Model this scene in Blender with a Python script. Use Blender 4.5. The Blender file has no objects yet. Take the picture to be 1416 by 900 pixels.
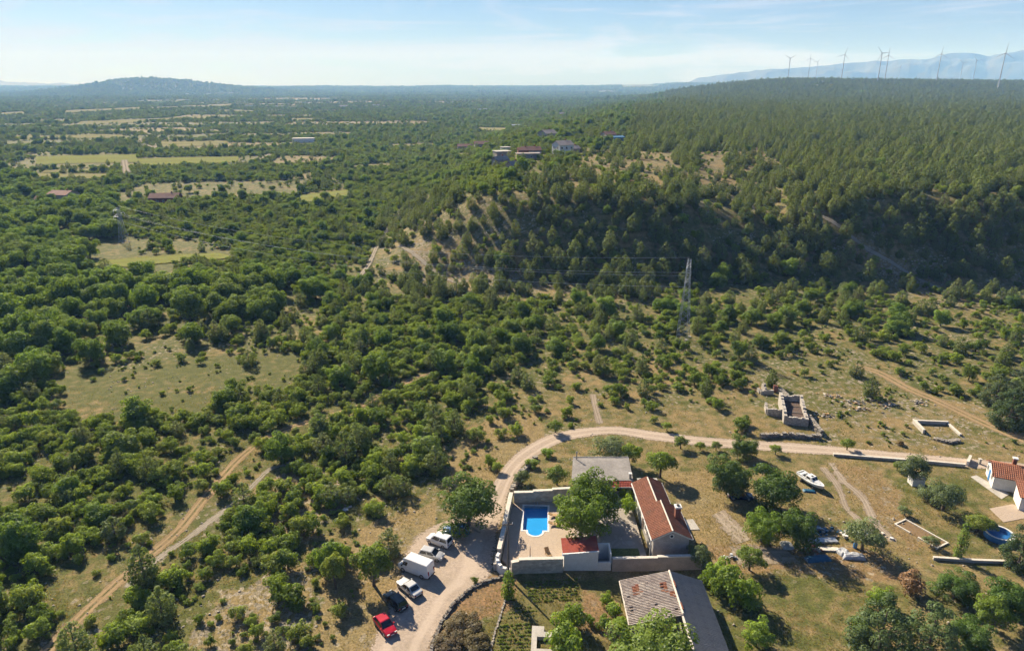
import bpy, bmesh, math, random
import numpy as np
from mathutils import Vector, Matrix

# ------------------------------------------------------------------ camera, sky, sun, exposure
C = bpy.context.scene.collection
SC = bpy.context.scene
R = math.radians
H = 68.0
PITCH = math.atan(331 / 944.0)
CP, SP = math.cos(PITCH), math.sin(PITCH)
cam = bpy.data.cameras.new('camera'); camo = bpy.data.objects.new('camera', cam); C.objects.link(camo)
camo.location = (0, 0, H); camo.rotation_euler = (math.pi / 2 - PITCH, 0, 0)
cam.sensor_width = 36; cam.lens = 24.0; cam.clip_start = 1; cam.clip_end = 60000
SC.camera = camo

SUN_EL, SUN_AZ = R(33), R(-34)          # azimuth measured from +Y towards +X
sd = Vector((math.sin(SUN_AZ) * math.cos(SUN_EL), math.cos(SUN_AZ) * math.cos(SUN_EL), math.sin(SUN_EL)))
sun = bpy.data.lights.new('sun', 'SUN'); suno = bpy.data.objects.new('sun', sun); C.objects.link(suno)
sun.energy = 5.0; sun.angle = R(0.53); sun.color = (1.0, 0.89, 0.73)
suno.rotation_euler = sd.to_track_quat('Z', 'Y').to_euler(); suno.location = (-60, 60, 120)

world = bpy.data.worlds.new('World'); SC.world = world; world.use_nodes = True
wn = world.node_tree; wn.nodes.clear()
def nd(tree, kind, **kw):
    n = tree.nodes.new(kind)
    for k, v in kw.items():
        if k in n.inputs.keys() if isinstance(k, str) else False: n.inputs[k].default_value = v
        else: setattr(n, k, v)
    return n
wo = wn.nodes.new('ShaderNodeOutputWorld'); bg = wn.nodes.new('ShaderNodeBackground')
sky = wn.nodes.new('ShaderNodeTexSky'); sky.sky_type = 'NISHITA'; sky.sun_disc = False
sky.sun_elevation = SUN_EL; sky.sun_rotation = SUN_AZ
sky.air_density = 1.0; sky.dust_density = 0.35; sky.ozone_density = 3.0; sky.altitude = 200
bg.inputs['Strength'].default_value = 0.052
tc = wn.nodes.new('ShaderNodeTexCoord')
def wcloud(scale, stretch, lo, hi, detail, rough, loc=(0, 0, 0)):
    mp = wn.nodes.new('ShaderNodeMapping'); mp.inputs['Scale'].default_value = stretch; mp.inputs['Location'].default_value = loc
    wn.links.new(tc.outputs['Generated'], mp.inputs['Vector'])
    nz = wn.nodes.new('ShaderNodeTexNoise'); nz.inputs['Scale'].default_value = scale; nz.inputs['Detail'].default_value = detail
    nz.inputs['Roughness'].default_value = rough; nz.inputs['Distortion'].default_value = 0.4
    wn.links.new(mp.outputs[0], nz.inputs['Vector'])
    mr = wn.nodes.new('ShaderNodeMapRange'); mr.interpolation_type = 'SMOOTHSTEP'
    mr.inputs['From Min'].default_value = lo; mr.inputs['From Max'].default_value = hi
    wn.links.new(nz.outputs['Fac'], mr.inputs['Value'])
    return mr.outputs[0]
c1 = wcloud(2.4, (1, 1, 13), 0.46, 0.62, 8, 0.66, (1.9, 0.6, 0.12))
c2 = wcloud(8.0, (1, 1, 2.6), 0.53, 0.66, 8, 0.58, (1.7, 0.4, 0.0))
mx = wn.nodes.new('ShaderNodeMath'); mx.operation = 'MULTIPLY'; mx.inputs[1].default_value = 0.55; wn.links.new(c2, mx.inputs[0])
mx2 = wn.nodes.new('ShaderNodeMath'); mx2.operation = 'MULTIPLY'; mx2.inputs[1].default_value = 0.9; wn.links.new(c1, mx2.inputs[0])
mx3 = wn.nodes.new('ShaderNodeMath'); mx3.operation = 'ADD'; wn.links.new(mx.outputs[0], mx3.inputs[0]); wn.links.new(mx2.outputs[0], mx3.inputs[1])
mx4 = wn.nodes.new('ShaderNodeMath'); mx4.operation = 'ADD'; mx4.use_clamp = True; mx4.inputs[1].default_value = 0.22; wn.links.new(mx3.outputs[0], mx4.inputs[0])
cm = wn.nodes.new('ShaderNodeMix'); cm.data_type = 'RGBA'
sxz = wn.nodes.new('ShaderNodeSeparateXYZ'); wn.links.new(tc.outputs['Generated'], sxz.inputs[0])
el = wn.nodes.new('ShaderNodeMapRange'); el.interpolation_type = 'SMOOTHSTEP'
for k_, v_ in (('From Min', 0.0), ('From Max', 0.20), ('To Min', 1.0), ('To Max', 0.06)): el.inputs[k_].default_value = v_
wn.links.new(sxz.outputs[2], el.inputs['Value'])
mx5 = wn.nodes.new('ShaderNodeMath'); mx5.operation = 'MULTIPLY'; wn.links.new(mx4.outputs[0], mx5.inputs[0]); wn.links.new(el.outputs[0], mx5.inputs[1])
wn.links.new(mx5.outputs[0], cm.inputs['Factor']); tn = wn.nodes.new('ShaderNodeMix'); tn.data_type = 'RGBA'; tn.blend_type = 'MULTIPLY'; tn.inputs['Factor'].default_value = 1.0; tn.inputs['B'].default_value = (0.42, 0.55, 0.78, 1)
wn.links.new(sky.outputs[0], tn.inputs['A']); wn.links.new(tn.outputs['Result'], cm.inputs['A'])
cm.inputs['B'].default_value = (5.6, 6.1, 8.0, 1)
wn.links.new(cm.outputs['Result'], bg.inputs['Color']); wn.links.new(bg.outputs[0], wo.inputs['Surface'])

SC.view_settings.view_transform = 'Standard'; SC.view_settings.look = 'None'
SC.view_settings.exposure = 1.24; SC.view_settings.gamma = 1.0; SC.view_settings.use_curve_mapping = False
SC.render.engine = 'CYCLES'
cy = SC.cycles
cy.max_bounces = 5; cy.diffuse_bounces = 2; cy.glossy_bounces = 2; cy.transmission_bounces = 3; cy.transparent_max_bounces = 12
cy.volume_bounces = 1; cy.use_denoising = True; cy.caustics_reflective = False; cy.caustics_refractive = False
cy.use_light_tree = False

# ------------------------------------------------------------------ projection helpers (reading the photograph's layout)
def ray(px, py):
    u = (px - 708) / 944.0; v = (py - 450) / 944.0
    return np.array((u, CP - v * SP, -SP - v * CP))
def G(px, py, z=0.0):
    d = ray(px, py); t = (z - H) / d[2]
    return Vector((d[0] * t, d[1] * t, z))
def proj(x, y, z):
    dz = z - H; dep = y * CP - dz * SP; dep = np.maximum(dep, 1e-3)
    return 708 + 944 * x / dep, 450 - 944 * (y * SP + dz * CP) / dep, dep

# ------------------------------------------------------------------ terrain height
def sstep(a, b, x):
    t = np.clip((x - a) / (b - a), 0, 1); return t * t * (3 - 2 * t)
def vnoise(x, y, seed=0):
    def h(i, j):
        n = np.sin(i * 127.1 + j * 311.7 + seed * 74.7) * 43758.5453
        return n - np.floor(n)
    xi = np.floor(x); yi = np.floor(y); fx = x - xi; fy = y - yi
    fx = fx * fx * (3 - 2 * fx); fy = fy * fy * (3 - 2 * fy)
    return (h(xi, yi) * (1 - fx) + h(xi + 1, yi) * fx) * (1 - fy) + (h(xi, yi + 1) * (1 - fx) + h(xi + 1, yi + 1) * fx) * fy
def fbm(x, y, seed=0, o=4):
    s = 0; a = 0.5
    for k in range(o): s = s + a * vnoise(x * 2 ** k, y * 2 ** k, seed + k); a *= 0.5
    return s / (1 - 0.5 ** o)
def hgt(X, Y):
    X = np.asarray(X, float); Y = np.asarray(Y, float)
    und = (fbm(X / 60, Y / 60, 3, 3) - 0.5) * 3.0 * sstep(140, 260, Y)
    und = und + (fbm(X / 500, Y / 500, 9, 3) - 0.5) * 24 * sstep(900, 4000, Y)
    yf = 236 + 22 * (fbm(X / 45, X * 0 + 0.5, 5, 3) - 0.5) - 0.05 * np.clip(X - 100, 0, 400)
    wd = 40 + 12 * fbm(X / 60, Y * 0 + 2.5, 6, 2) + 20 * sstep(20, -40, X)
    s1 = sstep(0, 1, (Y - yf) / wd)
    xb = np.interp(Y, [200, 300, 600, 1500, 3000, 6000], [-62, -66, -110, -60, 150, 900])
    ww = np.interp(Y, [200, 300, 600, 1500, 3000, 6000], [40, 62, 150, 420, 900, 1500])
    s2 = sstep(0, 1, (X - xb + 20 * (fbm(X / 40, Y / 40, 8, 2) - .5)) / ww)
    top = np.interp(Y, [240, 320, 900, 1800, 4000], [25, 28, 31, 33, 33])
    gul = -7 * np.exp(-((X - 95 - 0.28 * (Y - 260)) / 22) ** 2) * np.exp(-((Y - 300) / 90) ** 2)
    z = s1 * s2 * (top + gul + 5 * (fbm(X / 80, Y / 80, 12, 3) - .5))
    z = z + 50 * np.exp(-((Y - 2700) / 620) ** 2) * sstep(250, 1100, X) * (1 - 0.12 * sstep(1300, 2200, X))
    z = z + 90 * np.exp(-((X + 3080) / 400) ** 2 - ((Y - 6000) / 700) ** 2) * (0.85 + 0.3 * fbm(X / 300, Y / 300, 21, 3))
    z = z + 62 * np.exp(-((X + 2620) / 620) ** 2 - ((Y - 6300) / 700) ** 2) + 30 * np.exp(-((X + 3550) / 350) ** 2 - ((Y - 6000) / 700) ** 2)
    z = z + sstep(6000, 10000, Y) * (38 + 26 * fbm(X / 900, Y / 900, 31, 3))
    dip = sstep(1.0, 0.0, np.maximum((np.abs(X - 3.75) - 2.6), (np.abs(Y - 95.4) - 4.7)))
    return z + und - 2.7 * dip
TS = 20.0 * 1.006 ** np.arange(1160)
def T(px, py):
    d = ray(px, py); d = d / np.linalg.norm(d)
    ts = TS; q = ts[:, None] * d[None]; k = np.nonzero(H + q[:, 2] < hgt(q[:, 0], q[:, 1]))[0]
    if len(k):
        a, b = (ts[k[0] - 1] if k[0] else ts[0]), ts[k[0]]
        for _ in range(3):
            ts = np.linspace(a, b, 24); q = ts[:, None] * d[None]; k = np.nonzero(H + q[:, 2] < hgt(q[:, 0], q[:, 1]))[0]
            i = k[0] if len(k) else 23
            a, b = ts[max(i - 1, 0)], ts[i]
        q = d * b
    else: q = d * 9000
    return Vector((q[0], q[1], float(hgt(q[0], q[1]))))
def D(x, y): return float(hgt(x, y))

# ------------------------------------------------------------------ materials
MATS = {}
def newmat(name):
    m = bpy.data.materials.new(name); m.use_nodes = True; m.node_tree.nodes.clear(); MATS[name] = m
    return m, m.node_tree
def L(t, a, b): t.links.new(a, b)
def noise(t, vec, scale, detail=4, rough=0.55):
    n = t.nodes.new('ShaderNodeTexNoise'); n.inputs['Scale'].default_value = scale
    n.inputs['Detail'].default_value = detail; n.inputs['Roughness'].default_value = rough
    L(t, vec, n.inputs['Vector']); return n.outputs['Fac']
def rng_(t, v, a, b, c=0., d=1., smooth=False):
    n = t.nodes.new('ShaderNodeMapRange')
    if smooth: n.interpolation_type = 'SMOOTHSTEP'
    for k, q in zip(('From Min', 'From Max', 'To Min', 'To Max'), (a, b, c, d)): n.inputs[k].default_value = q
    L(t, v, n.inputs['Value']); return n.outputs[0]
def mixc(t, f, a, b, mode='MIX'):
    n = t.nodes.new('ShaderNodeMix'); n.data_type = 'RGBA'; n.blend_type = mode
    for key, q in (('Factor', f), ('A', a), ('B', b)):
        if isinstance(q, (int, float)): n.inputs[key].default_value = q
        elif isinstance(q, tuple): n.inputs[key].default_value = (*q, 1) if len(q) == 3 else q
        else: L(t, q, n.inputs[key])
    return n.outputs['Result']
def mth(t, op, a, b=0.0):
    n = t.nodes.new('ShaderNodeMath'); n.operation = op
    for i, q in enumerate((a, b)):
        if isinstance(q, (int, float)): n.inputs[i].default_value = q
        else: L(t, q, n.inputs[i])
    return n.outputs[0]
def pos(t): return t.nodes.new('ShaderNodeNewGeometry').outputs['Position']
def ocoord(t): return t.nodes.new('ShaderNodeTexCoord').outputs['Object']
def finish(t, col, rough=0.8, bumpv=None, bstr=0.3, bdist=0.05, metal=0.0, spec=0.3):
    b = t.nodes.new('ShaderNodeBsdfPrincipled'); o = t.nodes.new('ShaderNodeOutputMaterial')
    if isinstance(col, tuple): b.inputs['Base Color'].default_value = (*col, 1)
    else: L(t, col, b.inputs['Base Color'])
    if isinstance(rough, (int, float)): b.inputs['Roughness'].default_value = rough
    else: L(t, rough, b.inputs['Roughness'])
    b.inputs['Metallic'].default_value = metal; b.inputs['Specular IOR Level'].default_value = spec
    if bumpv is not None:
        bp = t.nodes.new('ShaderNodeBump'); bp.inputs['Strength'].default_value = bstr; bp.inputs['Distance'].default_value = bdist
        L(t, bumpv, bp.inputs['Height']); L(t, bp.outputs[0], b.inputs['Normal'])
    L(t, b.outputs[0], o.inputs['Surface']); return b
def M(name, c1, c2=None, scale=1.5, rough=0.8, bump=0.25, metal=0.0, spec=0.3, fine=True):
    m, t = newmat(name); p = pos(t)
    c2 = c2 or tuple(x * 0.75 for x in c1); c1 = tuple(x * .86 for x in c1); c2 = tuple(x * .86 for x in c2)
    n = noise(t, p, scale, 5, 0.6); f = rng_(t, n, 0.3, 0.7, smooth=True)
    col = mixc(t, f, c1, c2)
    if fine:
        n2 = noise(t, p, scale * 9, 3); col = mixc(t, 0.35, col, mixc(t, rng_(t, n2, .3, .7), (.45, .45, .45), (1.25, 1.25, 1.25)), 'MULTIPLY')
    finish(t, col, rough, n, bump, 0.04, metal, spec); return m
def foliage(name, ca, cb, trans=0.38, cc=None, wn_=0.45):
    m, t = newmat(name)
    oi = t.nodes.new('ShaderNodeObjectInfo'); p = pos(t)
    rd = mth(t, 'FRACT', mth(t, 'MULTIPLY', oi.outputs['Random'], 7.31))
    col = mixc(t, oi.outputs['Random'], tuple(x * .68 for x in ca), tuple(x * 1.18 for x in cb))
    col = mixc(t, rng_(t, rd, .72, .95), col, tuple(x * y for x, y in zip(cb, (1.05, .93, 1.5))))
    n = noise(t, p, 0.9, 3); col = mixc(t, rng_(t, n, .35, .65, 0, .6), col, cc or tuple((x + y) / 2 * 1.25 for x, y in zip(ca, cb)))
    n3 = noise(t, p, 0.018, 3); col = mixc(t, rng_(t, n3, .4, .65, 0, .35), col, (0.16, 0.19, 0.035))
    n2 = noise(t, p, 6.0, 1); col = mixc(t, 1.0, col, mixc(t, rng_(t, n2, .3, .7), (.6, .6, .6), (1.35, 1.33, 1.25)), 'MULTIPLY')
    d = t.nodes.new('ShaderNodeBsdfDiffuse'); tr = t.nodes.new('ShaderNodeBsdfTranslucent'); mx = t.nodes.new('ShaderNodeMixShader')
    an = t.nodes.new('ShaderNodeAttribute'); an.attribute_name = 'outward'
    vt = t.nodes.new('ShaderNodeVectorTransform'); vt.vector_type = 'NORMAL'; vt.convert_from = 'OBJECT'; vt.convert_to = 'WORLD'; L(t, an.outputs['Vector'], vt.inputs[0])
    ge = t.nodes.new('ShaderNodeNewGeometry'); mv = t.nodes.new('ShaderNodeMix'); mv.data_type = 'VECTOR'; mv.inputs['Factor'].default_value = wn_
    L(t, ge.outputs['Normal'], mv.inputs['A']); L(t, vt.outputs[0], mv.inputs['B'])
    nv = t.nodes.new('ShaderNodeVectorMath'); nv.operation = 'NORMALIZE'; L(t, mv.outputs['Result'], nv.inputs[0]); L(t, nv.outputs[0], d.inputs['Normal'])
    gl = t.nodes.new('ShaderNodeBsdfGlossy'); gl.inputs['Roughness'].default_value = 0.5; gl.inputs['Color'].default_value = (.8, .85, .9, 1)
    mg = t.nodes.new('ShaderNodeMixShader'); mg.inputs[0].default_value = 0.015
    o = t.nodes.new('ShaderNodeOutputMaterial')
    L(t, col, d.inputs['Color']); L(t, mixc(t, 1.0, col, (1.5, 1.45, 0.6), 'MULTIPLY'), tr.inputs['Color'])
    mx.inputs[0].default_value = trans
    L(t, d.outputs[0], mx.inputs[1]); L(t, tr.outputs[0], mx.inputs[2])
    L(t, mx.outputs[0], mg.inputs[1]); L(t, gl.outputs[0], mg.inputs[2]); L(t, mg.outputs[0], o.inputs['Surface'])
    return m
foliage('leaf_tree', (0.120, 0.205, 0.024), (0.145, 0.230, 0.030), .44)
foliage('leaf_dark', (0.070, 0.130, 0.022), (0.085, 0.150, 0.026), .36)
foliage('leaf_bush', (0.105, 0.180, 0.026), (0.215, 0.285, 0.040), .48)
foliage('leaf_bright', (0.17, 0.28, 0.030), (0.20, 0.30, 0.036), .48)
foliage('leaf_oak', (0.105, 0.190, 0.030), (0.165, 0.250, 0.040), .46)
foliage('needle_pine', (0.110, 0.170, 0.060), (0.170, 0.220, 0.076), .38, (0.18, 0.22, 0.07))
foliage('needle_dark', (0.060, 0.100, 0.036), (0.075, 0.115, 0.042), .28)
foliage('leaf_olive', (0.130, 0.180, 0.080), (0.155, 0.200, 0.092), .40)
foliage('leaf_withered', (0.115, 0.085, 0.040), (0.14, 0.10, 0.048), 0.3, (0.12, 0.10, 0.045))
foliage('leaf_dead', (0.24, 0.14, 0.07), (0.28, 0.17, 0.09), 0.2, (0.25, 0.16, 0.10))
foliage('grass_dry', (0.32, 0.245, 0.115), (0.38, 0.30, 0.15), 0.4, (0.28, 0.215, 0.10), 0.0)
foliage('grass_green', (0.13, 0.15, 0.045), (0.20, 0.20, 0.07), 0.4, None, 0.0)
foliage('lawn', (0.10, 0.12, 0.03), (0.12, 0.13, 0.035), 0.0, None, 0.0)
M('bed_soil', (0.25, 0.165, 0.085), (0.19, 0.125, 0.065), 3, .95, .4)
M('bark', (0.16, 0.12, 0.085), (0.09, 0.07, 0.05), 5, .9)
M('white_wall', (0.78, 0.78, 0.76), (0.70, 0.69, 0.66), 1.2, .85, .1)
M('grey_render', (0.42, 0.40, 0.38), (0.33, 0.31, 0.29), 1.1, .9, .2)
M('pink_render', (0.40, 0.34, 0.30), (0.31, 0.27, 0.245), 0.9, .9, .2)
M('cap_stone', (0.72, 0.67, 0.58), (0.60, 0.55, 0.47), 2.2, .85, .2)
M('concrete', (0.52, 0.49, 0.44), (0.40, 0.38, 0.34), 0.9, .9, .2)
M('flat_roof', (0.33, 0.31, 0.29), (0.23, 0.215, 0.20), 0.35, .92, .2)
M('limestone', (0.44, 0.39, 0.32), (0.29, 0.26, 0.215), 2.6, .9, .35)
M('rock_grey', (0.30, 0.28, 0.245), (0.19, 0.175, 0.155), 2.6, .9, .35)
M('wood_grey', (0.19, 0.165, 0.14), (0.12, 0.10, 0.085), 4, .9, .3)
M('wood_tan', (0.50, 0.33, 0.16), (0.40, 0.25, 0.12), 4, .7, .2)
M('timber_dark', (0.15, 0.10, 0.075), (0.08, 0.055, 0.045), 2.5, .9, .3)
M('steel', (0.55, 0.57, 0.58), (0.45, 0.47, 0.48), 2, .45, .05, .6)
M('turbine_white', (0.62, 0.64, 0.66), (0.55, 0.57, 0.6), .05, .5, 0)
M('car_white', (0.80, 0.80, 0.79), (0.74, 0.74, 0.73), 1, .25, 0, 0, .5, False)
M('car_silver', (0.60, 0.60, 0.58), (0.54, 0.54, 0.53), 1, .28, 0, .35, .5, False)
M('car_red', (0.50, 0.010, 0.028), (0.42, 0.008, 0.024), 1, .22, 0, 0, .6, False)
M('car_dark', (0.020, 0.030, 0.030), (0.014, 0.022, 0.022), 1, .22, 0, 0, .6, False)
M('car_blue', (0.03, 0.12, 0.33), (0.025, 0.10, 0.28), 1, .25, 0, 0, .5, False)
M('car_navy', (0.012, 0.025, 0.06), (0.01, 0.02, 0.05), 1, .25, 0, 0, .5, False)
M('glass_dark', (0.010, 0.016, 0.022), (0.008, 0.012, 0.018), 1, .06, 0, 0, .7, False)
M('rubber', (0.02, 0.02, 0.02), (0.03, 0.03, 0.03), 3, .8, 0)
M('rim', (0.45, 0.45, 0.46), (0.38, 0.38, 0.4), 3, .35, 0, .7)
M('lamp_glass', (0.75, 0.75, 0.72), (0.65, 0.65, 0.62), 3, .15, 0, 0, .6, False)
M('lamp_red', (0.35, 0.01, 0.01), (0.3, 0.01, 0.01), 3, .2, 0, 0, .6, False)
M('plastic_black', (0.03, 0.03, 0.03), (0.04, 0.04, 0.04), 3, .6, 0)
M('gelcoat', (0.78, 0.79, 0.78), (0.72, 0.73, 0.72), 1, .3, 0, 0, .5, False)
M('tarp_blue', (0.03, 0.14, 0.24), (0.02, 0.09, 0.16), 2, .5, .4)
M('pool_liner_blue', (0.015, 0.40, 0.80), (0.015, 0.36, 0.74), .6, .5, 0, 0, .3, False)
M('blue_paint', (0.06, 0.22, 0.50), (0.05, 0.18, 0.42), 2, .6, .1)
M('brick_red', (0.27, 0.11, 0.07), (0.21, 0.085, 0.055), 6, .85, .3)
M('rubble_orange', (0.45, 0.16, 0.07), (0.32, 0.13, 0.07), 3, .85, .3)
M('plastic_clear', (0.55, 0.57, 0.60), (0.30, 0.32, 0.36), 3.5, .3, .6)
M('skin', (0.45, 0.27, 0.19), (0.42, 0.25, 0.17), 6, .6, 0)
M('cloth_red', (0.45, 0.06, 0.07), (0.38, 0.05, 0.06), 6, .85, .1)
M('cloth_pale', (0.50, 0.42, 0.42), (0.42, 0.36, 0.36), 6, .85, .1)
M('hair_dark', (0.03, 0.02, 0.015), (0.04, 0.025, 0.02), 9, .6, .1)
M('wire_metal', (0.6, 0.63, 0.66), (0.6, 0.63, 0.66), 1, .4, 0, .3)
M('village_wall', (0.46, 0.41, 0.38), (0.38, 0.34, 0.325), .3, .9, 0)
M('village_stone', (0.42, 0.36, 0.32), (0.32, 0.28, 0.26), .5, .9, 0)
M('village_roof', (0.29, 0.145, 0.105), (0.22, 0.115, 0.09), .5, .9, 0)
M('village_roof_grey', (0.40, 0.34, 0.30), (0.32, 0.27, 0.25), .5, .9, 0)
M('village_blue', (0.10, 0.28, 0.45), (0.09, 0.24, 0.4), .5, .8, 0)

def tile_mat(name, c1, c2, c3, sc):
    m, t = newmat(name); p = ocoord(t)
    v = t.nodes.new('ShaderNodeTexVoronoi'); v.inputs['Scale'].default_value = sc; L(t, p, v.inputs['Vector'])
    sep = t.nodes.new('ShaderNodeSeparateColor'); L(t, v.outputs['Color'], sep.inputs[0])
    col = mixc(t, rng_(t, sep.outputs[0], 0, 1), c1, c2)
    col = mixc(t, rng_(t, noise(t, p, .8, 4), .5, .68, smooth=True), col, c3)
    finish(t, col, .85, noise(t, p, 9, 3), .2, .02); return m
tile_mat('tile_red', (0.145, 0.052, 0.028), (0.210, 0.080, 0.044), (0.135, 0.062, 0.038), 2.2)
tile_mat('tile_orange', (0.24, 0.092, 0.05), (0.30, 0.125, 0.07), (0.22, 0.105, 0.065), 2.2)
tile_mat('tile_dark_red', (0.28, 0.055, 0.035), (0.34, 0.075, 0.045), (0.25, 0.06, 0.04), 2.2)
tile_mat('tile_old', (0.44, 0.38, 0.33), (0.32, 0.27, 0.235), (0.50, 0.44, 0.38), 2.6)
tile_mat('tile_rust', (0.36, 0.17, 0.09), (0.30, 0.12, 0.07), (0.33, 0.2, 0.12), 2.6)
tile_mat('sheet_grey', (0.17, 0.17, 0.165), (0.21, 0.21, 0.20), (0.14, 0.14, 0.14), 0.8)

def stone_mat(name, c1, c2, sx, mortar):
    m, t = newmat(name); p = pos(t)
    mp = t.nodes.new('ShaderNodeMapping'); mp.inputs['Scale'].default_value = (1, 1, 1.8); L(t, p, mp.inputs['Vector'])
    v = t.nodes.new('ShaderNodeTexVoronoi'); v.inputs['Scale'].default_value = sx; L(t, mp.outputs[0], v.inputs['Vector'])
    v2 = t.nodes.new('ShaderNodeTexVoronoi'); v2.feature = 'DISTANCE_TO_EDGE'; v2.inputs['Scale'].default_value = sx; L(t, mp.outputs[0], v2.inputs['Vector'])
    sep = t.nodes.new('ShaderNodeSeparateColor'); L(t, v.outputs['Color'], sep.inputs[0])
    col = mixc(t, sep.outputs[0], c1, c2)
    e = rng_(t, v2.outputs['Distance'], 0.02, 0.09)
    col = mixc(t, e, mortar, col)
    finish(t, col, .9, e, .5, .03); return m
stone_mat('stone_wall', (0.54, 0.48, 0.40), (0.34, 0.30, 0.255), 1.5, (0.40, 0.36, 0.30))
stone_mat('rubble_wall', (0.50, 0.46, 0.40), (0.30, 0.275, 0.245), 2.4, (0.22, 0.2, 0.18))
stone_mat('terrace_paving', (0.40, 0.32, 0.245), (0.375, 0.30, 0.23), 1.7, (0.355, 0.285, 0.22))
stone_mat('yard_paving', (0.34, 0.305, 0.265), (0.28, 0.25, 0.22), 0.7, (0.27, 0.245, 0.21))

# ground: three painted weights per vertex (greenness, stoniness, bare soil) drive real ground covers
m, t = newmat('ground_cover'); p = pos(t)
at = t.nodes.new('ShaderNodeVertexColor'); at.layer_name = 'cover'
sp = t.nodes.new('ShaderNodeSeparateColor'); L(t, at.outputs['Color'], sp.inputs[0])
n0 = noise(t, p, 0.012, 5, .6); n1 = noise(t, p, 0.09, 5, .6); n2 = noise(t, p, 0.55, 5, .65); n3 = noise(t, p, 3.2, 4, .7)
dry = mixc(t, rng_(t, n2, .3, .7), (0.295, 0.212, 0.108), (0.200, 0.152, 0.078))
dry = mixc(t, rng_(t, n1, .35, .7), dry, (0.215, 0.180, 0.095))
grn = mixc(t, rng_(t, n2, .3, .7), (0.125, 0.130, 0.040), (0.072, 0.085, 0.026))
gf = mth(t, 'ADD', sp.outputs[0], mth(t, 'MULTIPLY', mth(t, 'SUBTRACT', n1, .5), 1.1))
gf = mth(t, 'ADD', gf, mth(t, 'MULTIPLY', mth(t, 'SUBTRACT', n2, .5), 1.5))
col = mixc(t, rng_(t, gf, .25, .75, smooth=True), dry, grn)
soil = mixc(t, rng_(t, n2, .3, .7), (0.19, 0.115, 0.065), (0.25, 0.16, 0.09))
col = mixc(t, rng_(t, mth(t, 'ADD', sp.outputs[2], mth(t, 'MULTIPLY', mth(t, 'SUBTRACT', n2, .5), .7)), .3, .7), col, soil)
vo = t.nodes.new('ShaderNodeTexVoronoi'); vo.inputs['Scale'].default_value = 1.6; L(t, p, vo.inputs['Vector'])
sv = t.nodes.new('ShaderNodeSeparateColor'); L(t, vo.outputs['Color'], sv.inputs[0])
stc = mixc(t, sv.outputs[1], (0.33, 0.285, 0.225), (0.20, 0.175, 0.14))
sf = mth(t, 'ADD', mth(t, 'MULTIPLY', sp.outputs[1], 1.0), mth(t, 'MULTIPLY', mth(t, 'SUBTRACT', sv.outputs[0], .62), .9))
sf = mth(t, 'ADD', sf, mth(t, 'MULTIPLY', mth(t, 'SUBTRACT', n1, .5), .8))
col = mixc(t, rng_(t, sf, .35, .55), col, stc)
vt_ = t.nodes.new('ShaderNodeTexVoronoi'); vt_.inputs['Scale'].default_value = 2.1; L(t, p, vt_.inputs['Vector'])
col = mixc(t, rng_(t, vt_.outputs['Distance'], .16, .34, .55, 0.), col, mixc(t, 1.0, col, (.45, .52, .42), 'MULTIPLY'))  # dark dots: shading of grass tufts, put into the ground colour
nw = noise(t, p, 1.1, 5, .7); col = mixc(t, 1.0, col, mixc(t, rng_(t, nw, .32, .7), (.66, .68, .66), (1.3, 1.26, 1.2)), 'MULTIPLY')
col = mixc(t, 1.0, col, mixc(t, rng_(t, n3, .3, .72), (.50, .50, .48), (1.4, 1.38, 1.3)), 'MULTIPLY')
finish(t, col, .95, mth(t, 'ADD', n3, mth(t, 'MULTIPLY', n2, 2.0)), .55, .12, 0, .1)

def soft_road(name, c1, c2, ec, rut=0.0):
    m, t = newmat(name); p = pos(t)
    at = t.nodes.new('ShaderNodeAttribute'); at.attribute_name = 'edge'
    n1 = noise(t, p, .35, 5, .65); n2 = noise(t, p, 2.6, 5, .7); n4 = noise(t, p, 9, 3, .7)
    c = mixc(t, rng_(t, n1, .32, .68), c1, c2)
    c = mixc(t, 1.0, c, mixc(t, rng_(t, n2, .3, .7), (.70, .70, .70), (1.16, 1.14, 1.12)), 'MULTIPLY')
    nb_ = noise(t, p, .12, 4, .6); c = mixc(t, rng_(t, nb_, .45, .7, 0, .55), c, tuple(x * y for x, y in zip(c2, (.72, .72, .66))))
    c = mixc(t, 1.0, c, mixc(t, rng_(t, n4, .3, .7), (.86, .86, .86), (1.1, 1.1, 1.1)), 'MULTIPLY')
    aw = t.nodes.new('ShaderNodeAttribute'); aw.attribute_name = 'across'
    cd = mth(t, 'ABSOLUTE', mth(t, 'SUBTRACT', aw.outputs['Fac'], .5))
    cd = mth(t, 'ADD', cd, mth(t, 'MULTIPLY', mth(t, 'SUBTRACT', n1, .5), .10))
    wheel = rng_(t, mth(t, 'ABSOLUTE', mth(t, 'SUBTRACT', cd, .21)), .03, .10, 1, 0, True)
    c = mixc(t, mth(t, 'MULTIPLY', wheel, .5), c, tuple(x * 1.16 for x in c1))
    b = t.nodes.new('ShaderNodeBsdfDiffuse'); L(t, c, b.inputs['Color'])
    tr = t.nodes.new('ShaderNodeBsdfTransparent'); mx = t.nodes.new('ShaderNodeMixShader'); o = t.nodes.new('ShaderNodeOutputMaterial')
    a = mth(t, 'ADD', at.outputs['Fac'], mth(t, 'MULTIPLY', mth(t, 'SUBTRACT', n2, .5), 1.0))
    a = mth(t, 'ADD', a, mth(t, 'MULTIPLY', mth(t, 'SUBTRACT', n1, .5), ec))
    if rut: a = mth(t, 'SUBTRACT', a, mth(t, 'MULTIPLY', rng_(t, cd, .03, .13, 1, 0, True), rut))
    L(t, rng_(t, a, .25, .5, smooth=True), mx.inputs[0]); L(t, tr.outputs[0], mx.inputs[1]); L(t, b.outputs[0], mx.inputs[2]); L(t, mx.outputs[0], o.inputs['Surface'])
    return m
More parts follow.
